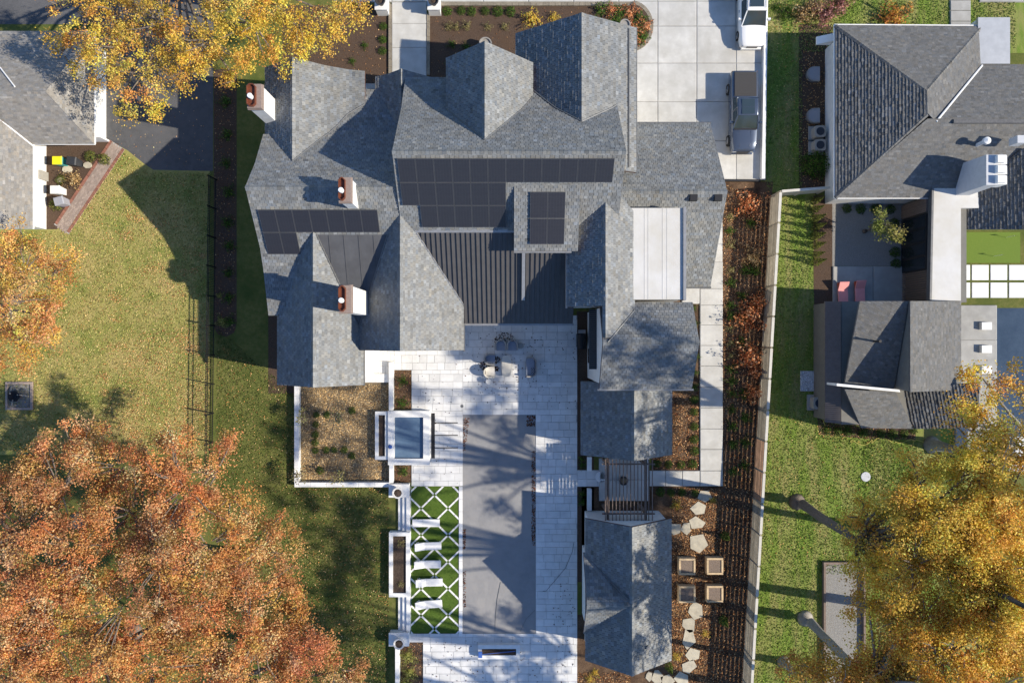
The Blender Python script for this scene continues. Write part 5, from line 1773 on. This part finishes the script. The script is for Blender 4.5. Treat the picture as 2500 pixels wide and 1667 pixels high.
# orange trees at the lower left
OR_ = dict(group='orange trees at the lower left', per=120, leaf=.11, dens=1.6, crad=(.35, .75))
tree('orange_tree', W(455, 1250, 0), 6.0, .36, [B(450, 1190, 9.5, 3.6), B(330, 1250, 9, 3.4), B(505, 1330, 10, 3.3), B(390, 1370, 10.5, 3.6), B(300, 1140, 8.0, 2.7), B(530, 1150, 8.2, 2.3), B(420, 1115, 7.6, 1.8), B(360, 1090, 7, 1.2), B(560, 1210, 8, 1.6)], ORANGE,
     'broad orange autumn tree whose crown tops the lower left woods beside the iron fence', **OR_)
tree('orange_tree', W(190, 1270, 0), 6.0, .36, [B(150, 1200, 9, 3.3), B(60, 1290, 9.5, 3.5), B(190, 1340, 10, 3.4), B(20, 1180, 8.0, 2.2), B(200, 1110, 7.4, 2.2), B(-60, 1240, 9, 3), B(110, 1120, 7.4, 1.6), B(250, 1085, 7, 1.2)], ORANGE,
     'orange autumn tree at the left edge below the square fire pit', **OR_)
tree('orange_tree', W(610, 1350, 0), 5.5, .3, [B(640, 1330, 8.5, 2.1), B(700, 1420, 8.5, 2.2), B(610, 1440, 9.5, 2.8), B(650, 1290, 7.4, 1.4), B(740, 1490, 8, 1.7), B(560, 1290, 7, 1.2), B(690, 1350, 8, 1.2)], ORANGE,
     'orange autumn tree reaching farthest right over the shaded lawn', **OR_)
tree('orange_tree', W(640, 1560, 0), 6, .36, [B(620, 1560, 9.5, 3.3), B(730, 1590, 9, 2.6), B(520, 1620, 10, 3.4), B(820, 1640, 8.5, 1.9), B(680, 1680, 9, 3), B(870, 1680, 8, 1.3), B(780, 1560, 8, 1.3)], ORANGE,
     'orange autumn tree at the lower edge left of the white garden wall', **OR_)
tree('orange_tree', W(330, 1540, 0), 6, .36, [B(300, 1480, 10, 3.6), B(420, 1500, 10, 3.4), B(380, 1620, 10, 3.7), B(250, 1610, 9.5, 3.4), B(500, 1460, 9.6, 2.8)], ORANGE,
     'orange autumn tree in the midst of the lower left woods with a bare gap', hole=.14, **OR_)
tree('orange_tree', W(120, 1540, 0), 6, .36, [B(110, 1450, 10, 3.5), B(20, 1420, 9.5, 3.2), B(130, 1560, 10, 3.6), B(20, 1580, 10, 3.5), B(100, 1660, 9.5, 3.4)], ORANGE,
     'orange autumn tree filling the lower left corner', hole=.12, **OR_)
# amber tree at the left edge
AMB2 = np.concatenate([ORANGE, ORANGE[:4], GOLD[:4], LIME[:1]])
tree('amber_tree', W(40, 730, 0), 4.0, .28, [B(60, 660, 6.5, 2.6), B(20, 740, 7.5, 3.0), B(110, 770, 6.5, 2.2), B(60, 830, 6.5, 2.5), B(-20, 640, 7, 2.5), B(115, 680, 6, 1.8), B(0, 870, 6, 1.8), B(150, 720, 5, 1.3), B(140, 640, 5, 1.2), B(60, 600, 5.5, 1.5), B(120, 840, 5, 1.2)], AMB2,
     'amber and yellow tree at the left edge above the fire pit', per=105, leaf=.108, dens=1.35, crad=(.35, .75))
# golden tree over the asphalt drive
tree('golden_tree', W(520, 10, 0), 5.5, .34, [B(200, 70, 8, 2.4), B(290, 120, 8.5, 2.3), B(400, 60, 9, 3.1), B(350, 180, 8, 2.0), B(300, 240, 7, 1.3), B(250, 190, 7.4, 1.4), B(430, 210, 7.4, 1.4),
     B(520, 100, 9, 2.7), B(480, 150, 8, 1.9), B(620, 60, 9, 2.7), B(640, 120, 8, 1.7), B(730, 60, 8.5, 2.0), B(770, 100, 7.5, 1.4), B(820, 40, 8, 1.8), B(880, 20, 7.5, 1.2), B(575, 195, 6.8, .9), B(150, 130, 7, 1.2), B(380, 250, 7, 1.0), B(300, 30, 8.5, 2.6), B(560, 20, 9.5, 2.6), B(150, 20, 7.5, 1.4), B(690, 20, 8.5, 2.0)],
     np.concatenate([GOLD, GOLD, AMBER[:4]]), 'spreading golden tree over the asphalt driveway at the upper left', per=105, leaf=.108, dens=1.35, crad=(.32, .68))
# tall golden trees on the neighbour's lawn: bare trunks, crowns high up
TG = dict(group='tall golden trees on the neighbouring lawn', per=110, leaf=.122, crad=(.38, .8))
GMIX = np.concatenate([GOLD, GOLD, GOLD, AMBER[:3]])
def up(gx, gy, z, r):
    p = G(gx, gy)
    return (p.x, p.y, z, r)
tree('tall_golden_tree', G(1946, 1224), 10, .34, [B(2190, 1310, 11.5, 2.7), B(2290, 1230, 12.5, 3.0), B(2390, 1150, 12.5, 3.0), B(2300, 1360, 12.5, 3.2), B(2170, 1400, 11, 2.3), B(2420, 1290, 12.8, 3.2), B(2110, 1265, 10, 1.4), B(2480, 1400, 13, 3.2), B(2370, 1070, 11.5, 1.9), B(2240, 1150, 10, 1.5), B(2100, 1350, 10, 1.3), B(2310, 1110, 11, 1.5), B(2230, 1380, 12.5, 2.4), B(2340, 1290, 13, 2.6), B(2460, 1210, 13, 2.8), B(2160, 1230, 10.5, 1.6), B(2400, 1400, 13.2, 2.8)],
     GMIX, 'tall golden tree with a leaning bare brown trunk on the bright green lawn', bark=MT['bark'], dens=2.0, **TG)
tree('tall_golden_tree', G(1966, 1508), 10, .34, [B(2260, 1500, 11.5, 2.4), B(2350, 1480, 12.5, 3.0), B(2440, 1560, 12.8, 3.2), B(2170, 1470, 10.5, 1.5), B(2300, 1610, 12.5, 2.6), B(2420, 1680, 12.8, 3.2), B(2500, 1490, 13, 3.2), B(2210, 1570, 10.5, 1.6), B(2230, 1660, 11, 1.8), B(2360, 1570, 12.8, 2.6), B(2460, 1450, 13, 2.8), B(2340, 1680, 13, 2.4), B(2150, 1540, 10, 1.2), B(2120, 1480, 10, 1.2), B(2200, 1510, 11, 1.8)],
     np.concatenate([GOLD, GOLD, AMBER]), 'tall golden tree whose pale trunk crosses the gravel court', bark=MT['bark_pale'], dens=2.0, **TG)
tree('tall_golden_tree', G(1912, 1614), 8, .26, [B(1965, 1655, 8.5, 1.5), B(2040, 1700, 10, 2.0), B(2110, 1665, 10.5, 1.8), B(1925, 1640, 7.5, .8), B(2160, 1610, 10, 1.3), B(2010, 1630, 9, 1.2), B(2090, 1610, 10, 1.3), B(2060, 1660, 9.5, 1.5), B(2150, 1670, 10.5, 1.8)],
     np.concatenate([GOLD, AMBER]), 'golden tree at the lower edge just right of the wooden fence', bark=MT['bark_pale'], dens=2.0, **TG)
tree('tall_golden_tree', G(2275, 1085), 11, .36, [B(2430, 970, 13, 1.6), B(2400, 925, 12, 1.0), B(2490, 960, 14, 1.9), B(2480, 1050, 15, 2.3), B(2400, 1020, 12, 1.2)] + [up(2150 + R.uniform(0, 130), 930 + R.uniform(0, 240), R.uniform(17.5, 27), R.uniform(1.2, 1.9)) for k in range(20)],
     np.concatenate([GOLD, AMBER]), 'golden tree reaching over the neighbouring pool at the right edge', bark=MT['bark_pale'], dens=.9, **TG)
# the tallest trees of the group: crowns beyond the right edge, shade on the patio and the lawn
for (gx, gy, n, lb) in ((2120, 1290, 12, 'the gap above the gravel court'), (2150, 1480, 12, 'the right edge of the gravel court'), (2120, 1730, 14, 'the lower right corner'), (2010, 1850, 10, 'the lower edge right of the fence')):
    bl = [up(gx - 110 + R.uniform(-90, 90), gy + R.uniform(-130, 130), R.uniform(22.5, 29.5), R.uniform(1.0, 1.8)) for k in range(n)]
    bl += [up(gx + R.uniform(-20, 70), gy + R.uniform(-120, 120), R.uniform(15.5, 20.5), R.uniform(.9, 1.5)) for k in range(8)]
    tree('tall_golden_tree', G(gx, gy), 17, .34, bl, GOLD, 'tallest golden tree rising behind ' + lb, bark=MT['bark'], group='tallest golden trees at the right', per=40, leaf=.22, dens=1.0, crad=(.4, .8))

# ---- shrubs: a few shared meshes, copied
def shrub_mesh(kind, seed):
    n, palette, leaf, shape = kind
    global NR
    NR = np.random.default_rng(seed)
    v = NR.normal(size=(n, 3))
    v /= np.linalg.norm(v, axis=1, keepdims=True)
    v[:, 2] = np.abs(v[:, 2])
    if shape == 'ball':
        rr = NR.random(n) ** .22
        P = v * rr[:, None] * (1 + .08 * np.sin(v[:, :1] * 9 + seed) + .07 * np.sin(v[:, 1:2] * 11))
        P[:, 2] *= .95
    elif shape == 'loose':
        rr = NR.random(n) ** .5
        P = v * rr[:, None] * (1 + .35 * np.sin(v[:, :1] * 6 + seed) + .3 * np.sin(v[:, 1:2] * 7 + seed))
        P[:, 2] *= 1.0
    else:   # cone
        h = NR.random(n) ** 1.4
        a = NR.random(n) * 6.283
        r = (1 - h) * (.85 + .15 * np.sin(a * 5 + h * 20)) * (NR.random(n) ** .25)
        P = np.stack([r * np.cos(a), r * np.sin(a), h * 3.4], 1)
    nor = v + NR.normal(size=(n, 3)) * .5
    nor[:, 2] += .25
    cols = palette[NR.integers(0, len(palette), n)] * (1 + NR.normal(size=(n, 1)) * .2)
    o = quads_object('shrub', P, nor, NR.uniform(.7, 1.3, n) * leaf, np.clip(cols, .005, .9), MT['leaf'], star=P[np.argsort(-np.linalg.norm(P, axis=1))[:40]] * .97)
    me = o.data
    bpy.data.objects.remove(o)
    return me
KINDS = {'box': (420, GREEN, .17, 'ball'), 'olive': (380, CONIF, .18, 'ball'), 'rust': (520, RUST, .16, 'loose'), 'pale': (260, PALE, .17, 'loose'), 'gold': (460, GOLD, .15, 'loose'),
         'green': (340, GREEN, .18, 'loose'), 'tan': (420, TAN, .16, 'loose'), 'pink': (520, PINKS, .14, 'loose'), 'lime': (900, LIME, .12, 'loose'), 'cone': (700, CONIF, .20, 'cone'), 'spruce': (700, np.concatenate([GREEN, CONIF]), .22, 'cone'),
         'bigbox': (1500, GREEN, .10, 'ball'), 'flame': (600, AMBER, .15, 'loose')}
SM = {k: [shrub_mesh(v, 100 + 7 * i + j) for j in range(3)] for i, (k, v) in enumerate(KINDS.items())}
NR = np.random.default_rng(5)
def shrub(name, kind, gx, gy, r, label, cat='shrub', group=None, hz=1.0, z=0.0):
    if name == 'ground_cover_plant': z = .13
    o = bpy.data.objects.new(name, R.choice(SM[kind]))
    COL.objects.link(o)
    o.location = G(gx, gy, z)
    o.scale = (r, r * R.uniform(.9, 1.1), r * hz)
    o.rotation_euler.z = R.random() * 6.28
    return tag(o, label, cat, group)
def row(name, kind, pts, r, text, cat='shrub', group=None, hz=1.0, z=0.0):
    for i, p in enumerate(pts):
        shrub(name, kind, p[0], p[1], (p[2] if len(p) > 2 else r) * R.uniform(.9, 1.1), text % ORD[i], cat, group, hz, z)

row('boxwood', 'box', [(1092, 29), (1126, 28), (1151, 30), (1185, 29), (1215, 30), (1246, 30)], .40, '%s round boxwood from the left under the entrance kerb', group='boxwoods along the entrance kerb')
row('boxwood', 'box', [(936, 66), (934, 98), (934, 126)], .33, '%s small boxwood from the top left of the front walk', group='boxwoods beside the front walk')
row('pale_shrub', 'pale', [(1094, 66), (1112, 66), (1140, 64), (1190, 66), (1232, 66)], .36, '%s pale shrub from the left in the second row of the entrance bed', group='pale shrubs of the entrance bed')
shrub('yellow_shrub', 'gold', 1296, 48, .75, 'bright yellow shrub in the middle of the entrance bed')
shrub('yellow_shrub', 'gold', 1352, 44, .45, 'smaller golden shrub left of the tallest front gable')
row('low_plant', 'green', [(1104, 110), (1138, 116), (1100, 160), (890, 112), (860, 150)], .32, '%s low green plant in the shade of the front gables', group='low plants in front of the house')
for i, (gx, gy) in enumerate(((1490, 30), (1512, 34), (1536, 34), (1560, 48), (1572, 68), (1566, 92), (1548, 100), (1500, 56), (1548, 70), (1470, 26), (1530, 106), (1555, 80))):
    shrub('ground_cover_plant', 'green' if i % 2 else 'rust', gx, gy, .66, '%s tuft of mixed green and rusty ground cover round the grey pot' % ORD[i], 'plant', 'ground cover in the rounded end of the entrance bed', .5)
row('hedge_shrub', 'green', [(552, 250), (556, 330), (553, 400), (560, 470), (556, 545), (560, 600), (558, 668), (560, 727), (562, 785)], .48, '%s dark shrub from the top in the shaded strip left of the house', group='shrubs in the shaded side strip')
shrub('lime_shrub', 'lime', 537, 722, .26, 'small bright lime shrub, upper of two catching the sun by the iron fence')
shrub('lime_shrub', 'lime', 543, 785, .42, 'bright lime shrub, lower of two catching the sun by the iron fence')
row('boxwood', 'olive', [(222, 383, .42), (256, 390, .48), (150, 440, .42), (140, 500, .55)], .45, '%s round clipped shrub among the bins by the left house', group='round shrubs among the bins')
shrub('dry_shrub', 'tan', 184, 440, .75, 'dry golden shrub beside the brick walk')
# straw garden
row('mound_plant', 'box', [(773, 1012), (798, 1012), (860, 1002), (771, 1036), (770, 1060), (770, 1080), (770, 1099), (797, 1098), (816, 1098), (841, 1098), (860, 1112), (782, 1148)], .30, '%s dark green mound in the straw garden', 'plant', 'mounds in the straw garden')
for i, (gx, gy, r) in enumerate(((752, 1004, .95), (832, 1012, .95), (738, 1150, .8), (832, 1150, .7))):
    p = G(gx, gy)
    lb = ('upper left', 'upper right', 'lower left', 'lower right')[i]
    tree('sapling', p, 1.3, .03, [(p.x + R.uniform(-.3, .3), p.y + R.uniform(-.3, .3), 1.7, r * .6) for k in range(3)], PALE, 'thin pale leaved sapling at the %s of the straw garden' % lb, group='saplings in the straw garden', per=9, leaf=.11, dens=4, crad=(.2, .4))
row('patio_plant', 'green', [(984, 930), (982, 985), (985, 1150)], .45, '%s plant from the top in the leafy strips above and below the spa', 'plant', 'plants in the patio strips')
row('planter_plant', 'pale', [(980, 1322), (980, 1420)], .3, '%s plant from the top in the long white planter', 'plant', z=.42)
row('bed_shrub', 'lime', [(996, 1600), (1000, 1640), (990, 1668)], .6, '%s yellow green shrub in the bed below the lower urn', group='shrubs below the lower urn')
# right beds
row('boxwood', 'box', [(1694, 975), (1694, 1005), (1694, 1040), (1694, 1072), (1694, 1100)], .36, '%s boxwood from the top along the left edge of the concrete side path', group='boxwoods along the side path')
row('boxwood', 'box', [(1604, 1131), (1632, 1133), (1662, 1134), (1690, 1132)], .36, '%s boxwood from the left above the path to the pergola', group='boxwoods above the pergola path')
row('boxwood', 'box', [(1612, 1200), (1638, 1202), (1664, 1201), (1696, 1203)], .33, '%s boxwood from the left just below the path to the pergola', group='boxwoods below the pergola path')
row('wall_shrub', 'green', [(1692, 752), (1697, 790), (1700, 870), (1696, 910), (1694, 945)], .33, '%s small shrub from the top between the slate gable and the side path', group='shrubs between gable and side path')
row('path_shrub', 'pale', [(1782, 530), (1783, 598), (1784, 660), (1782, 802), (1784, 838), (1785, 868)], .40, '%s pale shrub from the top along the right edge of the side path', group='pale shrubs right of the side path')
row('path_shrub', 'green', [(1781, 564), (1783, 690), (1783, 745), (1784, 772), (1785, 900), (1786, 930), (1786, 960), (1787, 1000), (1787, 1040), (1788, 1085), (1789, 1150)], .42, '%s green shrub from the top along the right edge of the side path', group='green shrubs right of the side path')
row('fence_shrub', 'green', [(1832, 545), (1820, 660), (1842, 662), (1812, 722), (1815, 776), (1812, 835), (1815, 960), (1818, 1020), (1818, 1080), (1815, 1135)], .45, '%s green shrub from the top beside the wooden fence', group='green shrubs beside the fence')
for i, (gx, gy, r) in enumerate(((1826, 502, .9), (1848, 740, .7), (1824, 776, .85), (1826, 872, .95), (1840, 905, .6), (1836, 960, .6))):
    shrub('orange_shrub', 'rust', gx, gy, r * 1.22, '%s orange leaved shrub from the top beside the wooden fence' % ORD[i], group='orange shrubs beside the fence', hz=1.3)
shrub('bare_shrub', 'tan', 1836, 632, .8, 'pale grey twiggy shrub between orange shrubs beside the fence')
for (gx, gy, lb) in ((1768, 1306, 'upper'), (1764, 1512, 'lower')):
    o = shrub('young_conifer', 'spruce', gx, gy, .42, '%s young green conifer leaning beside the raised beds' % lb, 'conifer', 'young conifers', .9)
shrub('young_conifer', 'spruce', 1632, 1625, .4, 'young green conifer at the lower end of the pool house', 'conifer', 'young conifers', .9)
row('bed_perennial', 'gold', [(1650, 1232), (1740, 1220), (1650, 1600), (1720, 1545), (1440, 1655), (1452, 1640)], .36, '%s yellowing perennial from the pergola in the leaf litter', 'plant', 'perennials in the leaf litter')
row('patio_edge_plant', 'green', [(1420, 1120), (1421, 1135), (1420, 1205), (1420, 1225)], .3, '%s dark plant from the top in the narrow strip right of the patio', 'plant', 'plants right of the patio')
# neighbour's side
shrub('round_bush', 'bigbox', 1988, 404, 1.05, 'big round green bush at the west wall of the hip roofed house', hz=1.2)
shrub('ornamental_grass', 'tan', 1956, 40, .9, 'tan ornamental grass near the top edge right of the driveway', 'grass')
shrub('ornamental_grass', 'tan', 1986, 22, .8, 'tan ornamental grass beside the pinkish shrub', 'grass')
shrub('pink_shrub', 'pink', 2014, 36, 1.1, 'pinkish red shrub above the corner of the hip roof')
shrub('pink_shrub', 'pink', 2050, 10, 1.0, 'second pinkish shrub at the top edge')
shrub('flame_maple', 'flame', 2178, 46, 1.15, 'bright orange little maple above the hip roof')
row('strip_shrub', 'green', [(1896, 20), (1912, 40), (1926, 28)], .5, '%s green shrub from the left beside the ornamental grass', group='shrubs beside the driveway wall')
row('slim_conifer', 'cone', [(1988, 492), (1986, 513), (1988, 535), (1989, 556), (1988, 578), (1990, 600), (1990, 622), (1990, 640)], .36, '%s slim conifer from the top in the row beside the gravel court', 'conifer', 'slim conifers beside the gravel court', 1.5)
p = G(2110, 565)
tree('courtyard_tree', p, 1.6, .09, [(p.x + .2, p.y + .3, 2.6, .95), (p.x + .5, p.y - .3, 2.8, .9), (p.x - .3, p.y - .2, 2.4, .7)], np.concatenate([LIME, CONIF]), 'round pale green tree in the middle of the gravel court', per=60, leaf=.12, dens=3, crad=(.25, .5))
row('court_boxwood', 'box', [(2066, 510), (2100, 510), (2136, 510), (2172, 512), (2182, 546), (2184, 580), (2184, 616), (2186, 644)], .42, '%s round boxwood along the upper and right edges of the gravel court', group='boxwoods round the gravel court')
row('boxwood', 'box', [(2018, 1050), (2044, 1052), (2068, 1052), (2106, 1056), (2150, 1058), (2178, 1058), (2206, 1058), (2228, 1050)], .36, '%s clipped round boxwood from the left below the garden building', group='boxwoods below the garden building')

# ---- grass blades and fallen leaves
def scatter(polys, n):
    out = []
    for poly, k in zip(polys, n):
        xs = [p[0] for p in poly]; ys = [p[1] for p in poly]
        x = NR.uniform(min(xs), max(xs), k * 2); y = NR.uniform(min(ys), max(ys), k * 2)
        m = np.array([in_poly(a, b_, poly) for a, b_ in zip(x, y)])
        q = np.stack([x[m], y[m]], 1)[:k]
        out.append(q)
    return np.concatenate(out)
def to_world(q, z):
    return np.stack([(q[:, 0] - CX) * K, (CY - q[:, 1]) * K, np.full(len(q), z)], 1)

def grass(name, poly, n, palette, label, h=.06):
    q = to_world(scatter([poly], [n]), h * .6)
    m = len(q)
    nor = NR.normal(size=(m, 3)); nor[:, 2] = np.abs(nor[:, 2]) * .5 + .25
    cols = palette[NR.integers(0, len(palette), m)] * (1 + NR.normal(size=(m, 1)) * .22)
    o = quads_object(name, q, nor, NR.uniform(.06, .14, m), np.clip(cols, .004, .8), MT['fallen'], aspect=.5)
    o['kind'] = 'stuff'; o['label'] = label
GT = np.array([(.19, .18, .055), (.13, .155, .04), (.25, .22, .08), (.12, .14, .035), (.32, .265, .12)]) * 1.66
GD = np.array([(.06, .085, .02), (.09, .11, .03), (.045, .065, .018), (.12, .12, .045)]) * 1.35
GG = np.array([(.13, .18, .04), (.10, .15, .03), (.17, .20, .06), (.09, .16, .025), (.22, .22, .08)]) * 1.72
grass('lawn_grass', [(0, 565), (160, 565), (302, 372), (350, 404), (376, 420), (514, 423), (514, 1100), (0, 1100)], 46000, GT, 'short drying grass of the left lawn')
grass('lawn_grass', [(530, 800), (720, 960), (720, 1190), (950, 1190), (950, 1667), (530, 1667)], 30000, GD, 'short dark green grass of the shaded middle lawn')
grass('lawn_grass', [(1884, 480), (1984, 480), (1990, 1010), (2240, 1075), (2240, 1400), (2000, 1400), (2000, 1667), (1815, 1667)], 42000, GG, 'short bright green grass of the right lawn')
grass('lawn_grass', [(2108, 1078), (2340, 1078), (2340, 1667), (2108, 1667)], 14000, GG * .8, 'grass under the tall golden trees, darkened in colour for their shade')  # lawn palette darkened, so the crowns' shade is painted into the blades
grass('lawn_grass', [(1874, 0), (2480, 0), (2480, 118), (1958, 128), (1958, 470), (1870, 470)], 22000, GG, 'short grass of the front strip beside the driveway wall')
grass('turf_blades', [(1004, 1188), (1119, 1188), (1119, 1550), (1004, 1550)], 9000, np.array([(.06, .115, .016), (.085, .15, .025), (.05, .095, .013)]), 'green turf between the white lattice stones', h=.03)

STRAWC = pal(['c8a878', 'a88a60', 'd8bc90', '8a6e4a', 'b89868'])
LEAFC = pal(['c99a60', 'b0804a', 'd8b078', '9a6c40', 'e0c08c', '7a5434', 'c8a878', 'b87a4a', 'd0a070'])
LITC = pal(['8a6440', '6a4a30', 'a88258', '54382a', 'c8a47a', '4a3226', '9a6a44', 'b88a60', '7a4a2e'])
def fallen(name, polys, ns, z, label, palette=LEAFC, size=(.05, .105)):
    q = to_world(scatter(polys, ns), z)
    m = len(q)
    q[:, 2] += NR.uniform(0, .025, m)
    nor = NR.normal(size=(m, 3)) * .35; nor[:, 2] = 1
    cols = palette[NR.integers(0, len(palette), m)] * (1 + NR.normal(size=(m, 1)) * .2)
    o = quads_object(name, q, nor, NR.uniform(*size, m), np.clip(cols, .004, .9), MT['fallen'])
    o['kind'] = 'stuff'; o['label'] = label
def ring(cx_, cy_, r): return [(cx_ + r * math.cos(t), cy_ + r * .8 * math.sin(t)) for t in [i * math.pi / 5 for i in range(10)]]
clumps = [ring(R.uniform(250, 500), R.uniform(480, 1080), R.uniform(10, 26)) for i in range(34)]
fallen('fallen_leaves', [[(0, 570), (170, 565), (302, 380), (376, 425), (512, 430), (512, 1100), (0, 1100)], [(350, 800), (512, 800), (512, 1100), (200, 1100)], [(530, 830), (720, 960), (720, 1667), (530, 1667)], [(720, 1190), (950, 1190), (950, 1667), (720, 1667)]] + clumps,
       [3600, 2600, 1500, 1900] + [46] * len(clumps), .05, 'tan and orange fallen leaves over the left and middle lawns')
fallen('fallen_leaves', [[(1764, 450), (1880, 482), (1812, 1667), (1640, 1667), (1640, 1190), (1764, 1190)], [(1592, 950), (1706, 950), (1706, 1146), (1592, 1146)], [(1640, 1190), (1764, 1190), (1764, 1667), (1640, 1667)], [(1409, 1640), (1540, 1640), (1540, 1667), (1409, 1667)]],
       [14000, 2600, 5200, 500], .03, 'brown and tan leaf litter over the beds beside the wooden fence', LITC, (.06, .13))
fallen('fallen_leaves', [[(1130, 800), (1405, 800), (1405, 1000), (1130, 1000)], [(1150, 815), (1330, 815), (1330, 960), (1150, 960)], [(1036, 1560), (1400, 1560), (1400, 1667), (1036, 1667)], [(1350, 1420), (1405, 1420), (1405, 1530), (1350, 1530)], [(1005, 860), (1130, 860), (1130, 1180), (1005, 1180)], ring(1232, 832, 26), ring(1184, 893, 14), ring(1210, 878, 12), ring(1212, 900, 8)],
       [110, 80, 150, 50, 50, 150, 110, 120, 60], .10, 'dark dry leaves scattered over the white paving', pal(['3a2a20', '2a2222', '4a3324', '5a3a26', '241c1a']), (.06, .13))
fallen('fallen_leaves', [[(1130, 1290), (1137, 1290), (1137, 1340), (1130, 1340)], [(1298, 1100), (1307, 1100), (1307, 1330), (1298, 1330)], [(1286, 1014), (1307, 1014), (1307, 1040), (1286, 1040)], [(1131, 1020), (1146, 1020), (1136, 1100), (1131, 1100)], [(1131, 1390), (1137, 1390), (1137, 1480), (1131, 1480)]],
       [90, 420, 130, 120, 90], .055, 'rusty leaves gathered along the rim of the pool cover', pal(['6a3c22', '4a2c1c', '8a5430', '3a2418']), (.06, .13))
fallen('fallen_leaves', [[(1890, 0), (1990, 0), (2030, 440), (1890, 440)], [(1960, 80), (2030, 80), (2030, 460), (1960, 460)], [(1990, 1035), (2235, 1050), (2235, 1075), (1990, 1065)], [(1840, 1000), (2230, 1075), (2100, 1380), (1830, 1380)]],
       [500, 800, 300, 500], .05, 'scattered leaves on the shaded strip beside the hip roofed house')
fallen('fallen_leaves', [[(700, 20), (950, 20), (950, 200), (700, 200)], [(1050, 20), (1540, 20), (1540, 200), (1050, 200)], [(524, 180), (576, 180), (576, 815), (524, 815)], [(736, 940), (950, 940), (950, 1172), (736, 1172)], [(963, 905), (1004, 905), (1004, 998), (963, 998)], [(963, 1133), (1004, 1133), (1004, 1176), (963, 1176)], [(980, 1570), (1032, 1570), (1032, 1667), (980, 1667)]],
       [420, 420, 900, 500, 320, 160, 300], .03, 'loose leaves in the mulch beds round the main house', LITC)
fallen('fallen_leaves', [[(250, 80), (515, 80), (515, 410), (250, 410)]], [260], .02, 'few leaves lying on the asphalt driveway')

fallen('loose_straw', [[(736, 938), (950, 938), (950, 1172), (736, 1172)]], [9000], .02, 'loose straw over the walled garden', STRAWC, (.05, .14))
